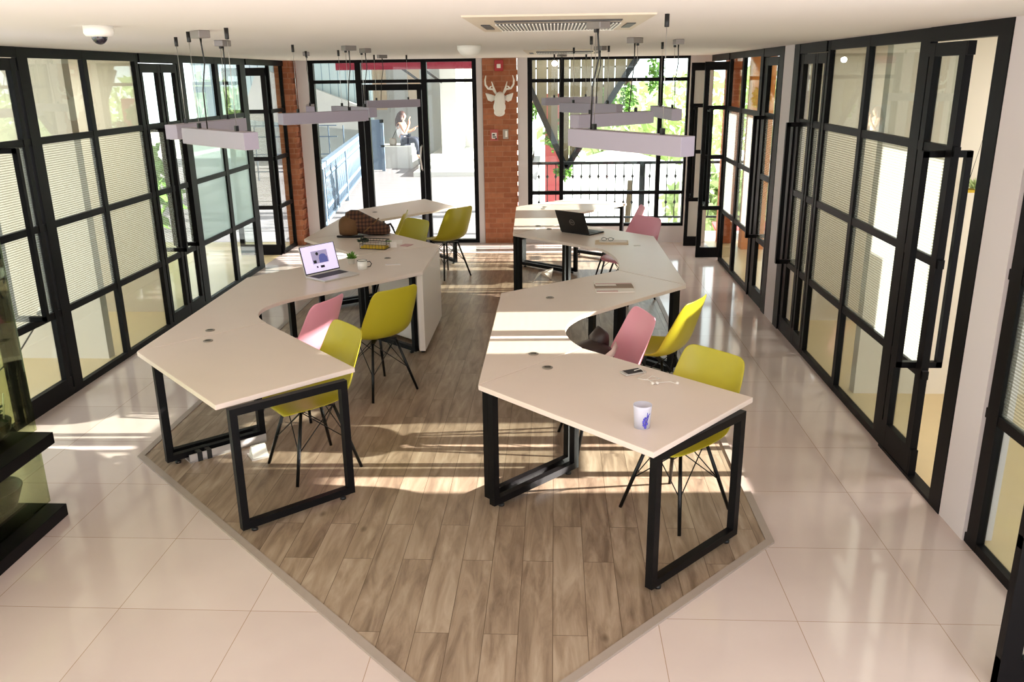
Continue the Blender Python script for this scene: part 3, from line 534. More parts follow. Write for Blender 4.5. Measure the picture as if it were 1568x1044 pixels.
# ================================================================= BRICK PILLAR THINGS
YF=YB-.02
t=thing('deer_head','white deer head ornament with antlers on the brick pillar','ornament',(-.745,YF,0))
def ring(c,rx,ry,y,n=16): return [(c[0]+rx*math.cos(2*PI*k/n),y,c[1]+ry*math.sin(2*PI*k/n)) for k in range(n+1)]
rows=[ring((0,1.99),.075,.11,0),ring((0,2.0),.072,.10,-.06),ring((0,2.01),.068,.08,-.12),ring((0,1.985),.066,.085,-.17),ring((0,1.93),.072,.085,-.20),ring((0,1.87),.066,.07,-.22),ring((0,1.82),.045,.04,-.225),ring((0,1.80),.012,.012,-.225)]
obj('head',MB().grid(rows),M['plaster'],t)
mz=MB(); mz.ball((0,-.19,1.83),(.075,.04,.055),16); mz.ball((0,-.17,1.90),(.085,.04,.09),16); obj('muzzle',mz,M['plaster'],t)
for s in (-1,1):
    obj('ear',MB().grid([[(s*.06,-.07,2.035),(s*.06,-.075,2.0)],[(s*.11,-.09,2.06),(s*.11,-.10,1.965)],[(s*.16,-.09,2.075),(s*.16,-.10,1.985)],[(s*.185,-.08,2.08),(s*.185,-.08,2.07)]]),M['plaster'],t).modifiers.new('t','SOLIDIFY').thickness=.02
    a=MB(); a.tube([(s*.045,-.08,2.07),(s*.09,-.09,2.13),(s*.155,-.10,2.14),(s*.19,-.11,2.19),(s*.195,-.11,2.25),(s*.18,-.11,2.31)],[.016,.015,.014,.013,.011,.005],10)
    a.tube([(s*.055,-.085,2.09),(s*.085,-.10,2.16),(s*.105,-.115,2.23)],[.014,.012,.005],10); a.tube([(s*.14,-.10,2.138),(s*.12,-.11,2.165),(s*.10,-.11,2.17)],[.011,.009,.006],8)
    obj('antler',a,M['plaster'],t)
t=thing('fire_alarm','small red fire alarm sounder above the deer head','alarm',(-.755,YF,2.44))
obj('body',MB().box((-.06,-.04,-.075),(.06,0,.07)),M['red'],t,bevel=.006); obj('strobe',MB().box((-.026,-.055,-.036),(.026,-.04,.016)),M['plaster'],t,bevel=.004)
t=thing('wall_sign','small red pictogram sign below the deer head','sign',(-.835,YF,1.52)); obj('plate',MB().box((-.055,-.008,-.075),(.055,0,.075)),M['sticker'],t)
obj('pictogram',MB().box((-.035,-.010,-.05),(.035,-.008,.03)),M['paper'],t); obj('pictogram_mark',MB().box((-.022,-.012,-.035),(.028,-.010,-.02)).box((-.024,-.012,-.008),(.01,-.010,.012)).box((.012,-.012,-.06),(.036,-.010,-.042)),M['dark'],t)
t=thing('light_switch','grey switch plate right of the red sign on the pillar','switch',(-.675,YF,1.53)); obj('plate',MB().box((-.038,-.012,-.065),(.038,0,.065)),M['plate'],t,bevel=.003); obj('rocker',MB().box((-.006,-.017,-.04),(.024,-.012,.045)),M['plaster'],t,bevel=.002)
# ================================================================= DESK-TOP THINGS
def cupmat():
    m=mat('frosted_cup',srgb(232,230,246),.35); b=m.node_tree.nodes['Principled BSDF']; b.inputs['Transmission Weight'].default_value=.25; b.inputs['Subsurface Weight'].default_value=.0; return m
M['cupm']=cupmat()
t=thing('drinking_cup','frosted white cup with a blue flower print on the right front desk','cup',(.41,3.65,ZT))
obj('body',MB().lathe([(.036,0),(.042,.10),(.0435,.112),(.0405,.112),(.034,.006),(.01,.005)],(0,0,0),32),M['cupm'],t)
fl=MB(); 
for k in range(9):
    a=-1.2+random.uniform(-.35,.35); z=.012+k*.006; r=.0372+z*.06
    p=Vector((r*math.cos(a),r*math.sin(a),z)); fl.ball(p,(.006,.006,.007 if k<6 else .004),8)
for a0,z0,a1,z1 in ((-1.2,.01,-1.35,.06),(-1.2,.02,-.9,.07),(-1.15,.03,-1.1,.085),(-1.1,.06,-.75,.078)):
    fl.tube([((.038+z*.06)*math.cos(a),(.038+z*.06)*math.sin(a),z) for a,z in ((a0,z0),((a0+a1)/2,(z0+z1)/2+.004),(a1,z1))],.0016,6)
obj('printed_flower',fl,M['dblue'],t)
t=thing('phone','silver white smartphone with earphone cord over it on the right front desk','phone',(.435,4.395,ZT),R(28))
obj('body',MB().box((-.068,-.036,0),(.068,.036,.011)),M['alu'],t,bevel=.006); obj('screen',MB().box((-.05,-.031,.011),(.05,.031,.0118)),M['keyb'],t)
t=thing('earphones','white earphones with tangled cord beside the phone','earphones',(.5,4.3,ZT))
obj('cord',MB().tube([(-.06,.09,.016),(-.02,.11,.02),(.0,.06,.006),(-.05,.0,.003),(.02,-.03,.003),(.07,.0,.003),(.03,.04,.003),(.0,-.01,.003),(.03,-.08,.004),(.06,-.06,.003),(.12,-.05,.003),(.15,-.08,.003)],.0022,6),M['paper'],t)
for x,y in ((.02,-.09),(.045,-.085),(.15,-.085)): obj('earbud',MB().ball((x,y,.009),(.009,.012,.009),10),M['paper'],t)
# open silver laptop
def laptop(name,label,loc,ang,w,dp,lean,shell,key,scr):
    t=thing(name,label,'laptop',loc,ang)   # hinge along local x, base towards -y
    obj('base',MB().box((-w/2,-dp,0),(w/2,0,.014)),shell,t,bevel=.004)
    obj('keyboard',MB().box((-w*.43,-dp*.56,.0141),(w*.43,-dp*.08,.0152)),key,t)
    obj('trackpad',MB().box((-w*.16,-dp*.95,.0141),(w*.16,-dp*.62,.0147)),shell,t)
    lid=MB().box((-w/2,-.003,0),(w/2,.003,dp)); lo=obj('lid',lid,shell,t,bevel=.002); lo.location=(0,.002,.013); lo.rotation_euler=(-R(lean),0,0)
    obj('bezel',MB().box((-w*.49,-.0040,.008),(w*.49,-.003,dp-.005)),M['dark'],lo)
    return t,lo
hx,hy=-1.915,6.80
lt,lid=laptop('laptop','open silver laptop with a bright screen on the left second desk',(hx,hy,ZT),R(53),.36,.245,16,M['alu'],M['keyb'],None)
scr=mat('bright_laptop_screen',srgb(226,214,244),.4,emit=srgb(222,210,244),estr=.55)
obj('screen',MB().box((-.168,-.0048,.018),(.168,-.004,.236)),scr,lid)
pm=mat('screen_picture_grey',srgb(170,160,190),.5,emit=srgb(160,150,190),estr=.4); pb=mat('screen_picture_blue',srgb(84,88,150),.5,emit=srgb(80,84,150),estr=.5); pk=mat('screen_picture_dark',srgb(30,28,44),.5)
obj('screen_picture',MB().box((-.078,-.0052,.085),(.085,-.0048,.19)),pm,lid)
g=MB().box((-.01,-.0056,.088),(.075,-.0052,.135)).ball((.03,-.0054,.14),(.035,.0004,.02),14); obj('screen_sofa',g,pb,lid)
obj('screen_details',MB().box((-.07,-.0056,.09),(-.04,-.0052,.115)).ball((-.02,-.0054,.165),(.014,.0004,.014),12).box((-.01,-.0052,.045),(.03,-.0048,.065)).box((-.05,-.0052,.05),(-.035,-.0048,.065)),pk,lid)
# black laptop, lid towards the camera
lt,lid=laptop('laptop','black laptop with its lid back to the camera on the right third desk',(.217,8.654,ZT),R(141),.37,.25,24,M['dark'],M['keyb'],None)
lg=MB()
lg.tube([(.030*math.cos(a*PI/12),.0036,.125+.030*math.sin(a*PI/12)) for a in range(25)],.0022,6,cap=False)
obj('lid_emblem',lg,M['cano'],lid)
cu=bpy.data.curves.new('lid_logo','FONT'); cu.body='DELL'; cu.size=.022; cu.align_x='CENTER'; cu.align_y='CENTER'; cu.extrude=.0005
tmp=bpy.data.objects.new('tmp',cu); lme=bpy.data.meshes.new_from_object(tmp); bpy.data.objects.remove(tmp); lme.materials.clear(); lme.materials.append(M['cano']); lo=bpy.data.objects.new('lid_logo',lme); COL.objects.link(lo); lo.parent=lid; lo.location=(0,.0036,.125); lo.rotation_euler=(PI/2,0,PI)
# backpack
t=thing('backpack','brown checked backpack lying on the left third desk','backpack',(-1.98,8.62,ZT),R(8))
def blob(secs,n=16,sq=2.6):
    rows=[]
    for x,cy,cz,ry,rz in secs:
        row=[]
        for k in range(n+1):
            a=2*PI*k/n; c,s=math.cos(a),math.sin(a); e=2/sq
            row.append((x,cy+ry*math.copysign(abs(c)**e,c),cz+rz*math.copysign(abs(s)**e,s)))
        rows.append(row)
    return MB().grid(rows)
obj('pocket',blob([(-.235,0,.09,.01,.01),(-.23,0,.09,.10,.075),(-.20,0,.10,.125,.095),(-.12,0,.11,.13,.11),(-.05,0,.115,.12,.105),(-.045,0,.11,.01,.01)]),M['brownl'],t)
obj('body',blob([(-.17,.03,.16,.03,.02),(-.165,.03,.165,.10,.07),(-.11,.03,.155,.14,.105),(-.04,.03,.135,.15,.12),(.05,.02,.105,.155,.10),(.14,.01,.08,.145,.078),(.23,0,.06,.125,.058),(.275,0,.05,.09,.042),(.285,0,.045,.01,.01)],sq=2.1),M['plaid'],t)
obj('flap_seam',MB().tube([(.02,-.13,.05),(.08,-.13,.10),(.15,-.09,.155),(.17,.0,.17)],.008,8),M['brownl'],t)
obj('shoulder_strap',MB().tube([(.25,-.02,.10),(.29,-.01,.11),(.31,.0,.07),(.33,.01,.01)],[.012,.012,.01,.008],8),M['blackstrap'],t)
obj('base_strap',MB().tube([(-.25,-.11,.012),(-.2,-.14,.015),(-.08,-.15,.012),(.02,-.15,.012)],.011,8),M['blackstrap'],t)
# wire basket
t=thing('wire_basket','black wire basket with a yellow liner on the left third desk','basket',(-1.71,7.91,ZT),R(-12))
b=MB(); w,dp,h=.13,.055,.085
for z,r in ((.004,.003),(h,.0045)): b.tube([(-w,-dp,z),(w,-dp,z),(w,dp,z),(-w,dp,z),(-w,-dp,z)],r,6)
b.tube([(-w,-dp,.045),(w,-dp,.045),(w,dp,.045),(-w,dp,.045),(-w,-dp,.045)],.002,6)
for i in range(9):
    x=-w+2*w*i/8
    for y in (-dp,dp): b.tube([(x,y,.004),(x,y,h)],.0018,6)
for i in range(1,4):
    y=-dp+2*dp*i/4
    for x in (-w,w): b.tube([(x,y,.004),(x,y,h)],.0018,6)
obj('wire_frame',b,M['dark'],t); obj('liner',MB().box((-w+.006,-dp+.006,.004),(w-.006,dp-.006,.026)),M['banana'],t,bevel=.006)
def potplant(label,loc,r,h,n,lr,leafm,cat='plant'):
    t=thing('potted_plant',label,cat,loc)
    obj('pot',MB().lathe([(r*.75,0),(r,h),(r*1.02,h),(r*.9,h*.9),(.005,h*.88)],(0,0,0),20),M['plaster'],t)
    m=MB()
    for i in range(n):
        a=random.random()*6.28; e=random.uniform(.25,1.3); d=Vector((math.cos(a)*math.cos(e),math.sin(a)*math.cos(e),math.sin(e))); m.leaf(Vector((0,0,h*.9))+d*random.uniform(0,lr*.5),d+Vector((0,0,-.2)),lr*random.uniform(.5,.8),lr*.35)
    obj('foliage',m,leafm,t); return t
potplant('small green plant in a white pot behind the enamel mug',(-1.775,7.22,ZT),.034,.05,60,.06,M['leaf'])
potplant('small green sprig behind the wire basket by the backpack',(-1.85,8.06,ZT),.022,.035,40,.06,M['dleaf'])
t=thing('mug','white enamel mug with a black rim on the left second desk','mug',(-1.63,7.0,ZT))
obj('body',MB().lathe([(.038,0),(.042,.075),(.039,.075),(.036,.006),(.004,.005)],(0,0,0),24),M['plaster'],t)
obj('rim',MB().tube([(.0415*math.cos(a*PI/12),.0415*math.sin(a*PI/12),.0755) for a in range(25)],.0022,6,cap=False),M['dark'],t)
obj('handle',MB().tube([(.04,.01,.062),(.062,.014,.066),(.076,.016,.045),(.064,.014,.022),(.04,.01,.018)],.004,8),M['dark'],t)
def flat(name,label,cat,loc,ang,w,d,h,m): return tag(obj(name,MB().box((-w/2,-d/2,0),(w/2,d/2,h)),m,loc=loc,rotz=R(ang)),label,cat)
t=thing('desk_pad','white sheet with a printed mark on the left third desk by the yellow chair','paper',(-1.62,8.22,ZT),R(8)); obj('sheet',MB().box((-.12,-.10,0),(.12,.10,.003)),M['paper'],t); obj('printed_mark',MB().lathe([(.035,0),(.035,.0006)],(-.02,.04,.003),16),M['leaf'],t)
flat('card','pinkish brown printed card on the left third desk','card',(-1.43,8.06,ZT),-20,.09,.11,.004,M['pinkp'])
t=thing('tent_card','small white folded tent card right of the wire basket','card',(-1.545,7.98,ZT),R(20)); obj('front_leaf',MB().hull([(-.03,-.03,0),(.03,-.03,0),(.03,0,.045),(-.03,0,.045),(-.03,-.032,0),(.03,-.032,0),(.03,-.002,.046),(-.03,-.002,.046)],MB.BF),M['paper'],t); obj('rear_leaf',MB().hull([(-.03,.03,0),(.03,.03,0),(.03,0,.045),(-.03,0,.045),(-.03,.032,0),(.03,.032,0),(.03,.002,.046),(-.03,.002,.046)],MB.BF),M['paper'],t)
flat('pen','thin silver pen lying right of the enamel mug','pen',(-1.40,7.17,ZT),10,.13,.008,.008,M['alu'])
# brochures
for i,(y,l,m,h) in enumerate(((6.245,'flat white brochure lying nearest on the right second desk',M['paper'],.006),(6.36,'brown and grey printed brochure, middle of three on the right second desk',M['printm'],.012),(6.47,'white brochure farthest back of three on the right second desk',M['paper'],.008))):
    t=thing('brochure',l,'brochure',(.46,y,ZT),R(3),'brochures on the right second desk')
    obj('cover',MB().box((-.145,-.055,0),(.145,.055,h)),m,t); obj('cover_print',MB().box((-.14,-.05 if i!=1 else .0,h),(.02 if i!=2 else .14,-.02 if i!=1 else .05,h+.001)),M['pinkp'] if i!=1 else M['paper'],t)
t=thing('folder','cream paper folder with spectacles on it beside the black laptop','folder',(.56,8.17,ZT),R(-4)); obj('cover',MB().box((-.16,-.10,0),(.16,.10,.006)),M['kraft'],t); obj('sheet',MB().box((-.12,-.02,.006),(.15,.095,.009)),M['paper'],t)
t=thing('spectacles','dark framed spectacles lying on the cream folder','spectacles',(.52,8.21,ZT+.010),R(-8)); m=MB()
for s in (-1,1):
    m.tube([(s*.033+.024*math.cos(a*PI/8),0,.017+.016*math.sin(a*PI/8)) for a in range(17)],.0025,6,cap=False); m.tube([(s*.058,0,.02),(s*.06,.05,.016),(s*.055,.12,.004)],.0025,6)
m.tube([(-.01,0,.02),(.01,0,.02)],.0025,6); obj('frame',m,M['dark'],t)
flat('note','small white slip at the right edge of the third right desk','paper',(.79,8.02,ZT),15,.06,.035,.002,M['paper'])
# ---- things below the desks
t=thing('cable_tray','silver metal cable tray lying under the left front desk','tray',(-2.13,4.93,.006),R(43)); obj('channel',MB().box((-.24,-.045,.0),(.27,.045,.012)).box((-.24,-.045,0),(.27,-.037,.055)).box((-.24,.037,0),(.27,.045,.055)),M['alu'],t); 
for u in (-.19,-.13): obj('clamp',MB().box((u,-.05,0),(u+.03,.05,.062)),M['dark'],t)
t=thing('power_socket','small white triangular power socket on the floor under the left front desk','socket',(-1.88,4.86,.006),R(35)); obj('body',MB().hull([(-.05,-.05,0),(.05,-.05,0),(.05,.05,0),(-.05,.05,0),(-.045,-.01,.075),(.045,-.01,.075),(.045,.01,.075),(-.045,.01,.075)],MB.BF),M['plaster'],t); obj('base_plate',MB().box((-.06,-.06,0),(.06,.06,.008)),M['alu'],t)
t=thing('handbag','dark leather bag with a pale strap on the pink chair in the right row','bag',(.24,5.17,.452),R(15))
obj('body',blob([(-.17,0,.10,.01,.01),(-.165,0,.10,.09,.08),(-.10,0,.11,.12,.10),(0,0,.12,.13,.115),(.09,0,.11,.12,.10),(.13,0,.10,.08,.08),(.135,0,.1,.01,.01)]),M['leather'],t)
obj('flap',blob([(.0,.05,.2,.01,.01),(.01,.05,.21,.05,.04),(.07,.05,.24,.07,.07),(.12,.05,.22,.05,.05),(.125,.05,.2,.01,.01)]),M['leather'],t)
obj('strap',MB().grid([[(-.10,-.135,.10),(-.085,-.14,.06)],[(.0,-.15,.15),(.01,-.152,.11)],[(.09,-.14,.21),(.105,-.145,.17)],[(.13,-.10,.25),(.145,-.10,.21)]]),M['strap'],t).modifiers.new('t','SOLIDIFY').thickness=.006
t=thing('folded_leaflet','crumpled pinkish white leaflet on the floor behind the right second desk','paper',(-.13,9.66,.006)); obj('sheet',MB().hull([(-.12,-.05,0),(.0,-.06,.13),(.12,.0,.16),(.1,.08,0),(-.05,.07,.09)],[(0,1,4),(1,3,4),(1,2,3)]),M['paper'],t).modifiers.new('t','SOLIDIFY').thickness=.003
# ================================================================= GLASS DISPLAY STAND (left edge)
t=thing('display_stand','black slab display stand with a green glass side at the left edge','display stand',(-3.0,3.4,0))
obj('base_slab',MB().box((-.45,-1.1,0),(.30,.69,.07)),M['black'],t,bevel=.003); obj('shelf',MB().box((-.45,-1.1,.435),(.30,.69,.50)),M['black'],t,bevel=.003)
obj('glass_panel',MB().box((.185,-1.1,.07),(.195,.715,.435)).box((.185,-1.1,.50),(.195,.715,2.1)),M['cglass'],t)
obj('corner_post',MB().box((-.45,.60,.07),(-.41,.64,.435)).box((-.45,.60,.5),(-.41,.64,2.1)),M['black'],t)
t=thing('planter','round black planter with dark green foliage on the display stand shelf','planter',(-3.0,3.95,.50)); obj('bowl',MB().lathe([(.09,0),(.14,.05),(.15,.10),(.14,.10),(.12,.07),(.01,.06)],(0,0,0),24),M['dark'],t)
m=MB()
for i in range(260):
    a=random.random()*6.28; e=random.uniform(-.1,1.4); d=Vector((math.cos(a)*math.cos(e),math.sin(a)*math.cos(e),math.sin(e))); m.leaf(Vector((-.03,.02,.12))+d*random.uniform(0,.12),d,.06,.022)
obj('foliage',m,M['dleaf'],t); obj('stake',MB().tube([(.08,.08,.08),(.10,.09,.24)],.004,6),M['plaster'],t)
tag(obj('black_bowl',MB().lathe([(.05,0),(.13,.05),(.17,.16),(.16,.16),(.12,.06),(.01,.02)],(-3.02,3.93,.07),24),M['dark']),'round black bowl under the display stand shelf','bowl')
# ================================================================= OUTSIDE
st('ground',MB().box((-40,12.2,-3.2),(40,70,-3.0)),M['street'],'pale street level below the balcony','ground')
st('deck',MB().box((-12,YB+.17,-.12),(-.42,26,-.01)),M['deckm'],'white grey boarded walkway outside the entrance door','deck')
st('shade_roof_walkway',MB().box((-12,13.9,3.3),(-.42,25.6,3.4)).box((-.42,12.35,3.3),(1.7,13.7,3.4)),M['bldg'],'unseen flat roof added to shade the boarded walkway and the timber stair','roof')  # roof slabs out of view, added to keep sky light off deck and slats
st('balcony_floor',MB().box((-.42,YB+.17,-.12),(4,13.05,-.01)),M['street'],'narrow balcony floor beyond the right window','balcony')
# balcony railing
t=thing('balcony_railing','dark balcony railing with collared balusters beyond the right window','railing',(0,12.95,0))
obj('top_rail',MB().box((-.42,-.025,1.02),(4,.025,1.06)),M['steelg'],t); obj('bottom_rail',MB().box((-.42,-.015,.21),(4,.015,.24)),M['steelg'],t); obj('post',MB().box((1.28,-.03,0),(1.36,.03,1.02)),M['steelg'],t)
for i in range(22):
    x=-.36+i*.128
    if 1.24<x<1.40: continue
    m=MB().tube([(x,0,.22),(x,0,1.03)],.007,6)
    for z in (.84,.45): m.lathe([(.007,-.03),(.022,0),(.007,.03)],(x,0,z),8)
    obj('baluster',m,M['steelg'],t)
# blue stair railing along the walkway
t=thing('walkway_railing','blue grey slatted railing running away along the walkway','railing',(-3.62,13.2,0),math.atan2(7.6,-1.02))
obj('hand_rail',MB().box((-.8,-.05,.97),(7.6,.05,1.05)),M['bluem'],t); obj('bottom_rail',MB().box((-.8,-.03,.09),(7.6,.03,.14)),M['bluem'],t)
for u in (.0,3.4,7.55): obj('post',MB().box((u-.04,-.04,0),(u+.04,.04,.98)),M['bluem'],t)
for i in range(46):
    u=.16+i*.16
    m=MB().tube([(u,0,.13),(u,0,.98)],.010,6)
    for z in (.80,.30): m.lathe([(.01,-.05),(.03,0),(.01,.05)],(u,0,z),6)
    obj('baluster',m,M['bluem'],t)
t=thing('gate','blue grey solid metal gate at the end of the walkway railing','gate',(-4.85,21.9,0)); obj('panel',MB().box((-.02,-.02,.03),(.46,.02,1.24)),M['bluem'],t); obj('frame',MB().box((-.06,-.03,0),(.02,.03,1.28)).box((.44,-.03,0),(.52,.03,1.28)).box((-.06,-.03,1.20),(.52,.03,1.28)).box((-.06,-.03,.6),(.52,.03,.65)),M['bluem'],t)
# block with the woman
t=tag(obj('stone_block',MB().box((-4.75,22.6,-.01),(-3.74,23.6,.56)),M['bldg']),'white rendered seat block below the seated woman','block')
def skinmesh(name,verts,edges,rad,mt,parent,root=0):
    me=bpy.data.meshes.new(name); me.from_pydata(verts,edges,[]); o=bpy.data.objects.new(name,me); COL.objects.link(o); o.parent=parent; me.materials.append(mt)
    md=o.modifiers.new('skin','SKIN'); md.use_smooth_shade=True
    for i,r in enumerate(rad): sv=me.skin_vertices[0].data[i]; sv.radius=(r,r) if not isinstance(r,tuple) else r; sv.use_root=(i==root)
    s=o.modifiers.new('sub','SUBSURF'); s.levels=1; s.render_levels=2
    return o
# seated woman, facing +x, seen from her left side
p=thing('person','person with long brown hair in a white top sitting on the white block','person',(-4.03,22.95,.60),R(-4))
V=[(0,0,.10),(-.01,0,.25),(-.03,0,.42),(-.01,0,.52),(.01,0,.60),(.03,0,.70),(.06,0,.78),
   (.01,.17,.50),(.10,.21,.30),(.27,.14,.36),(.33,.10,.42),
   (.01,-.17,.50),(.12,-.20,.28),(.22,-.14,.52),(.21,-.09,.62),
   (.08,.10,.09),(.40,.16,.11),(.47,.14,-.18),(.46,.13,-.36),(.56,.13,-.40),
   (.08,-.10,.09),(.40,-.17,.12),(.44,-.15,-.14),(.43,-.14,-.32),(.53,-.15,-.36)]
Ed=[(0,1),(1,2),(2,3),(3,4),(4,5),(5,6),(3,7),(7,8),(8,9),(9,10),(3,11),(11,12),(12,13),(13,14),(0,15),(15,16),(16,17),(17,18),(18,19),(0,20),(20,21),(21,22),(22,23),(23,24)]
Rd=[(.13,.15),(.11,.13),(.12,.16),(.10,.13),.05,.085,.075,.055,.042,.034,.03,.055,.042,.034,.03,.085,.07,.055,.042,.03,.085,.07,.055,.042,.03]
body=skinmesh('body',V,Ed,Rd,M['skin'],p)
for hx_,hy_,hz_,dx,dz in ((.33,.10,.42,.07,.03),(.21,-.09,.62,.03,.07)):
    m=MB()
    for i in range(4): m.tube([(hx_,hy_+(i-1.5)*.018,hz_),(hx_+dx*(.7+.1*(i%3)),hy_+(i-1.5)*.02,hz_+dz*(.7+.1*(i%3))),(hx_+dx*1.25,hy_+(i-1.5)*.018-.01,hz_+dz*1.1)],[.010,.009,.006],6)
    m.tube([(hx_,hy_-.03,hz_),(hx_+dx*.5,hy_-.055,hz_+dz*.4)],[.011,.007],6); obj('fingers',m,M['skin'],p)
obj('face',MB().ball((.10,0,.70),(.018,.014,.022),8).ball((.085,.03,.725),.008,8).ball((.085,-.03,.725),.008,8).ball((.088,0,.665),(.01,.024,.006),8),M['skin'],p)
skinmesh('top',[(0,0,.16),(-.01,0,.25),(-.03,0,.42),(-.01,0,.50)],[(0,1),(1,2),(2,3)],[(.135,.155),(.12,.14),(.13,.17),(.11,.14)],M['tee'],p)
skinmesh('trousers',[(0,0,.10),(.08,.10,.09),(.40,.16,.11),(.47,.14,-.18),(.46,.13,-.33),(.08,-.10,.09),(.40,-.17,.12),(.44,-.15,-.14),(.43,-.14,-.29)],[(0,1),(1,2),(2,3),(3,4),(0,5),(5,6),(6,7),(7,8)],[(.145,.165),.10,.085,.065,.055,.10,.085,.065,.055],M['jeans'],p)
m=MB(); m.ball((-.005,0,.73),(.115,.10,.12),16); m.tube([(-.03,0,.76),(-.085,0,.62),(-.10,0,.48),(-.09,0,.36)],[.09,.10,.085,.03],12); m.tube([(.0,-.07,.74),(-.01,-.10,.6),(-.02,-.11,.46)],[.06,.05,.02],10); obj('hair',m,M['hair'],p)
t=thing('shoulder_bag','grey shoulder bag slung at the back of the seated woman','bag',(-4.28,22.85,.56)); obj('pouch',blob([(-.09,0,.1,.01,.01),(-.085,0,.1,.05,.09),(0,0,.11,.06,.105),(.085,0,.1,.05,.09),(.09,0,.1,.01,.01)]),M['plate'],t); obj('strap',MB().tube([(.0,-.04,.2),(.10,-.16,.36),(.2,-.16,.52)],.01,6),M['dgrey'],t)
# white building beyond the walkway
t=thing('building','white rendered building with steps across the walkway','building',(0,26,0))
obj('facade',MB().box((-9.2,0,-.1),(-.7,.3,5)).box((-3.1,-2.2,-.1),(-2.66,0,5)),M['bldg'],t)
for i,(y0,z1) in enumerate(((-5.4,.10),(-4.6,.18),(-3.7,.26))): obj('step',MB().box((-3.4,y0,-.1),(-.6,0,z1)),M['bldg'],t)
obj('door',MB().box((-2.35,-.05,.1),(-1.55,0,2.4)),M['plate'],t); obj('door_lever',MB().box((-2.3,-.12,1.18),(-2.02,-.05,1.24)),M['dgrey'],t)
for x0,x1,z0,z1 in ((-5.6,-4.9,1.3,2.6),(-4.4,-3.9,1.4,2.6)):
    wf=obj('window',MB().box((x0,-.06,z0),(x1,0,z1)),M['bldg'],t); obj('pane',MB().box((x0+.07,-.07,z0+.07),(x1-.07,-.05,z1-.07)),M['kraft'],wf)
t=thing('awning','maroon awning hanging over the walkway','awning',(0,19.5,0)); obj('valance',MB().box((-4.85,0,2.46),(-1.0,.05,2.78)),M['awn'],t); obj('cover',MB().hull([(-4.85,0,2.76),(-1.0,0,2.76),(-1.0,1.4,3.1),(-4.85,1.4,3.1),(-4.85,0,2.79),(-1.0,0,2.79),(-1.0,1.4,3.13),(-4.85,1.4,3.13)],MB.BF),M['awn'],t); obj('support_arm',MB().beam((-1.5,.1,2.5),(-1.35,1.4,3.0),.05,.05),M['dgrey'],t)
t=thing('clad_wall','pale ribbed metal clad wall left of the walkway','wall',(0,24,0)); obj('cladding',MB().box((-10,0,1.0),(-5.0,.1,5)),M['corr'],t); obj('stair_side',MB().hull([(-8.6,-.4,1.25),(-5.1,-.4,.9),(-5.1,-.4,1.5),(-8.0,-.4,2.6),(-8.6,-.2,1.25),(-5.1,-.2,.9),(-5.1,-.2,1.5),(-8.0,-.2,2.6)],MB.BF),M['bldg'],t)
for a,b in (((-4.6,-.5,2.9),(-3.4,-.5,2.05)),((-4.2,-.5,3.0),(-3.0,-.5,2.15))): obj('stair_bar',MB().beam(a,b,.06,.06),M['dgrey'],t)
t=thing('mesh_fence','pale blue mesh fence below the clad wall','fence',(-.35,20,0)); m=MB()
for x in [-7+.35*i for i in range(8)]: m.box((x-.012,0,-.1),(x+.012,.02,1.25))
for z in (.2,.6,1.0,1.25): m.box((-7,0,z-.012),(-4.7,.02,z+.012))
obj('mesh',m,M['bluem'],t); obj('post',MB().box((-5.28,-.03,-.1),(-5.2,.05,2.0)),M['bluem'],t)
# timber V-shaped stair underside beyond the balcony window
t=thing('timber_stair','slatted timber stair underside with dark steel edges above the balcony','stair',(0,13.6,0))
ap=Vector((.185,0,.90)); l=Vector((-.46,0,2.30)); r=Vector((1.45,0,2.85))
obj('steel_edge',MB().beam(l+(l-ap)*.12,ap,.07,.09),M['steelg'],t); obj('steel_edge',MB().beam(r,ap,.07,.09),M['steelg'],t)
obj('cross_rail',MB().beam((-.55,.04,2.40),(1.1,.04,2.42),.03,.03),M['steelg'],t)
n=10; x0=-.62; bw=.158
def edge(x): return (ap.z+(ap.x-x)*(l.z-ap.z)/(ap.x-l.x)) if x<ap.x else (ap.z+(x-ap.x)*(r.z-ap.z)/(r.x-ap.x))
for i in range(12):
    a=x0+i*.172; b=a+bw
    za,zb=edge(a)+.02,edge(b)+.02; zm=ap.z+.02
    pts=[(a,za)]+([(ap.x,zm)] if a<ap.x<b else [])+[(b,zb),(b,3.3),(a,3.3)]
    if max(za,zb)>3.2: continue
    fr=[(x,.0,z) for x,z in pts]; bk=[(x,.03,z) for x,z in pts]; k=len(pts)
    obj('slat',MB().hull(fr+bk,[tuple(range(k)),tuple(range(2*k-1,k-1,-1))]+[(j,j+k,(j+1)%k+k,(j+1)%k) for j in range(k)]),M['slat'],t)
t=thing('hanging_bulb','bare lit bulb hanging under the timber stair','lamp',(.0,13.35,0)); obj('cord',MB().tube([(0,0,3.2),(0,0,2.52)],.006,6),M['dark'],t); obj('bulb',MB().ball((0,0,2.47),.04,12),M['bulb'],t)
tag(obj('red_post',MB().box((-.16,15,-3),(.12,15.25,2.0)),M['redp']),'faded red painted post beyond the balcony','post')
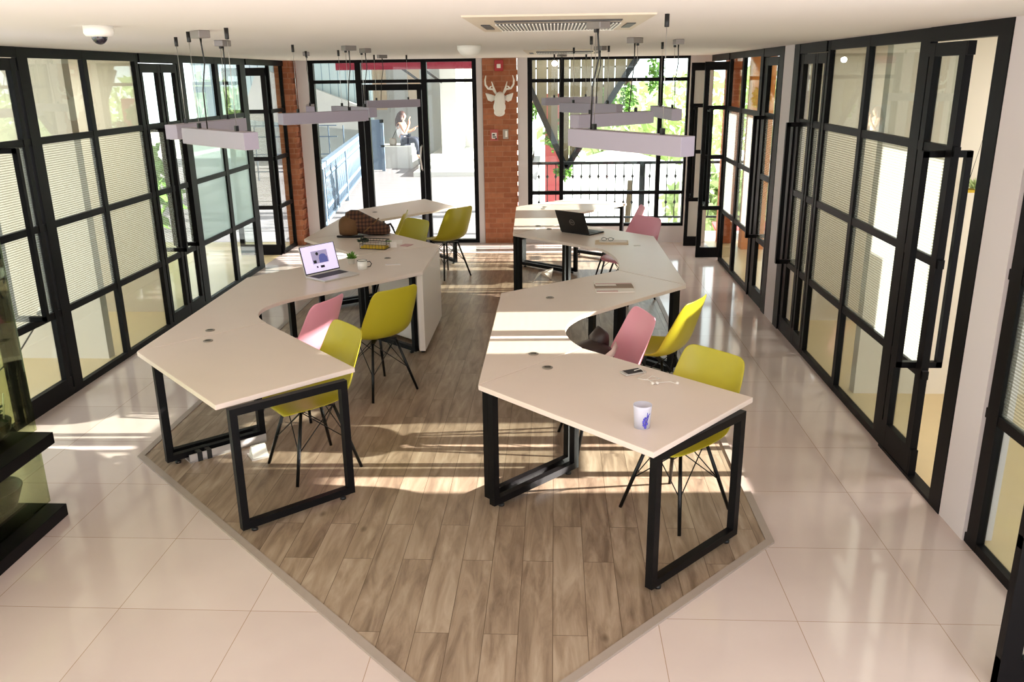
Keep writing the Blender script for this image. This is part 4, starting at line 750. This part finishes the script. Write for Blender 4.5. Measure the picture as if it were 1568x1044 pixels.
# plants
def cloud(c,r,n,sz):
    m=MB()
    for i in range(n):
        d=Vector((random.gauss(0,1),random.gauss(0,1),random.gauss(0,1))).normalized(); k=random.random()**.4
        pnt=Vector((c[0]+d.x*r[0]*k,c[1]+d.y*r[1]*k,c[2]+d.z*r[2]*k)); e=Vector((random.gauss(0,1),random.gauss(0,1),random.gauss(0,1)-.3))
        m.leaf(pnt,e,sz*random.uniform(.6,1.2),sz*.5)
    return m
HP=[((-.02,14.6),1.35,.55,'hanging fern in front of the red post'),((.17,14.6),.75,.25,'small hanging plant right of the red post'),((-.42,14.4),1.75,.3,'hanging plant left of the red post'),((.86,14.6),1.95,.4,'hanging plant beside the tip of the second right lamp'),((1.22,14.8),1.9,.62,'long hanging plant in the middle of the balcony window'),((1.72,15.2),2.3,.7,'hanging plant high beside the right window mullion')]
for i,((x,y),z,h,l) in enumerate(HP):
    t=thing('hanging_plant',l,'plant',(x,y,z),0,'hanging plants beyond the balcony window'); obj('foliage',cloud((0,0,0),(.14,.14,h/2),260,.10),M['leaf'],t); obj('pot',MB().lathe([(.06,h/2-.08),(.085,h/2)],(0,0,0),12),M['trunk'],t); obj('hanger',MB().tube([(0,0,h/2),(0,0,3.4-z+.3)],.005,5),M['dark'],t)
TR=[(2.2,26,.75,2.6,'sunny green tree left of centre behind the balcony'),(5.8,30,1.0,3.2,'sunny green tree in the middle of the balcony view'),(9.3,26,.5,2.9,'broad sunny green tree at the right of the balcony view'),(2.6,16.5,-2.2,1.1,'low green bush below the balcony by the street'),(7.4,17.2,-1.9,1.1,'low green bush at the right below the balcony'),(4.6,24,-1.1,1.5,'light green shrub behind the market stall')]
for x,y,z,r,l in TR:
    t=thing('tree',l,'tree',(x,y,-3),0,'trees beyond the balcony'); obj('crown',cloud((0,0,z+3),(r,r*.8,r*.5),1500,.42),M['yleaf'],t); obj('trunk',MB().tube([(0,0,0),(.1,0,(z+3)*.6),(0,0,z+3)],[.09,.08,.05],8),M['trunk'],t)
t=thing('canopy','white fabric canopy over the street below the balcony','canopy',(1.4,20.6,-.5)); obj('roof',MB().hull([(-1.6,-1,.55),(1.9,-1,.45),(1.9,1.4,.55),(-1.6,1.4,.55),(.1,0,1.15)],[(0,1,4),(1,2,4),(2,3,4),(3,0,4),(3,2,1,0)]),M['bldg'],t)
for x,y in ((-1.5,-.9),(1.8,-.9),(1.8,1.3),(-1.5,1.3)): obj('pole',MB().tube([(x,y,-2.4),(x,y,.5)],.03,8),M['alu'],t)
t=thing('market_stall','yellow and red market stall on the street below','stall',(4.5,18.3,-3)); obj('counter',MB().box((-.8,-.4,0),(.8,.4,.9)),M['yellowp'],t); obj('roof',MB().hull([(-1,-.6,1.9),(1,-.6,1.9),(1,.6,2.1),(-1,.6,2.1),(-1,-.6,1.96),(1,-.6,1.96),(1,.6,2.16),(-1,.6,2.16)],MB.BF),M['redp'],t); obj('pole',MB().tube([(-.9,-.5,0),(-.9,-.5,1.9)],.03,6).tube([(.9,-.5,0),(.9,-.5,1.9)],.03,6),M['alu'],t)
def car(label,loc,rot):
    t=thing('car',label,'car',loc,rot)
    rows=[]
    for x,w,zb,zt in ((-2.0,.7,.4,.7),(-1.9,.8,.3,.85),(-1.2,.85,.28,.95),(0,.86,.28,.95),(1.0,.85,.28,.9),(1.9,.8,.3,.8),(2.0,.7,.4,.65)):
        rows.append([(x,-w,zb),(x,-w,zt-.08),(x,-w+.1,zt),(x,w-.1,zt),(x,w,zt-.08),(x,w,zb),(x,-w,zb)])
    obj('body',MB().grid(rows),M['car'],t)
    obj('cabin',MB().hull([(-1.3,-.75,.92),(.9,-.75,.92),(.9,.75,.92),(-1.3,.75,.92),(-.8,-.6,1.42),(.3,-.6,1.42),(.3,.6,1.42),(-.8,.6,1.42)],MB.BF),M['carw'],t)
    for x in (-1.25,1.25):
        for s in (-1,1): obj('wheel',MB().tube([(x,s*.68,.32),(x,s*.86,.32)],.31,16),M['dark'],t)
car('pale car parked on the street below the balcony',(7.6,21.6,-3),R(20))
car('white car parked beyond the left glazing',(-10.4,13.4,-.02),R(80))
st('ground_left',MB().box((-40,3,-.14),(-7.5,12.2,-.02)).box((-40,12.2,-.14),(-12,40,-.02)),M['street'],'pale yard beyond the left rooms','ground')
# greenery and a house beyond the left rooms
for x,y,z,r,l in ((-8.9,8.9,1.7,1.45,'green shrub seen through the left middle panes'),(-6.6,12.6,.8,.8,'green shrub beside the white parked car'),(-12.8,8.6,2.2,2.2,'green tree behind the yard shrubs')):
    t=thing('yard_tree',l,'tree',(x,y,-.02),0,'shrubs in the left yard'); obj('crown',cloud((0,0,z),(r,r,r),900,.28),M['leaf'],t); obj('trunk',MB().tube([(0,0,0),(0,0,z)],.08,8),M['trunk'],t)
# added fill lights, out of view, to brighten the side rooms behind the panes
def room_fill(label,x,y,p):
    t=thing('fill_panel',label,'lamp',(x,y,H),0,'added fill panels of the side rooms'); obj('panel',MB().box((-.3,-.3,-.03),(.3,.3,0)),M['lampd'],t)
    l=bpy.data.lights.new('fill_light','AREA'); l.energy=p; l.size=.55; l.color=(1,.97,.92); o=bpy.data.objects.new('fill_light',l); COL.objects.link(o); o.location=(x,y,H-.035)
room_fill('added unseen fill panel in the room behind the right sliding leaf',3.3,4.9,14)
room_fill('added unseen fill panel in the room behind the right middle panes',3.3,7.1,24)
room_fill('added unseen fill panel in the far right room',3.3,9.6,20)
room_fill('added unseen fill panel in the room behind the left near leaf',-4.9,5.6,12)
room_fill('added unseen fill panel in the room behind the left double panes',-4.8,7.6,16)
# ================================================================= LIGHT AND CAMERA
w=bpy.data.worlds.new('sky'); bpy.context.scene.world=w; w.use_nodes=True; nt=w.node_tree; bg=nt.nodes['Background']
bg.inputs[0].default_value=(.90,.955,1.0,1); bg.inputs[1].default_value=3.0
s=bpy.data.lights.new('sun','SUN'); s.energy=30; s.angle=R(.6); s.color=(1,.95,.88); so=bpy.data.objects.new('sun',s); COL.objects.link(so)
so.rotation_euler=Vector((-1,-.03,-.315)).to_track_quat('-Z','Y').to_euler()
so.location=(10,5,5)
cam=bpy.data.cameras.new('camera'); co=bpy.data.objects.new('camera',cam); COL.objects.link(co)
f_,pitch,yaw,roll=1295.58,.3041,.0516,-.0123
cy,sy,cp,sp=math.cos(yaw),math.sin(yaw),math.cos(pitch),math.sin(pitch)
fw=Vector((-sy*cp,cy*cp,-sp)); rt=Vector((cy,sy,0)); up=rt.cross(fw)
r2=rt*math.cos(roll)+up*math.sin(roll); u2=-rt*math.sin(roll)+up*math.cos(roll)
mw=Matrix(((r2.x,u2.x,-fw.x,0),(r2.y,u2.y,-fw.y,0),(r2.z,u2.z,-fw.z,2.3074),(0,0,0,1))); co.matrix_world=mw
cam.sensor_width=36; cam.lens=f_/1568*36; cam.clip_start=.05; cam.clip_end=200
sc=bpy.context.scene; sc.camera=co
sc.view_settings.view_transform='Standard'; sc.view_settings.look='None'; sc.view_settings.gamma=1; sc.view_settings.use_curve_mapping=False
sc.view_settings.exposure=.3
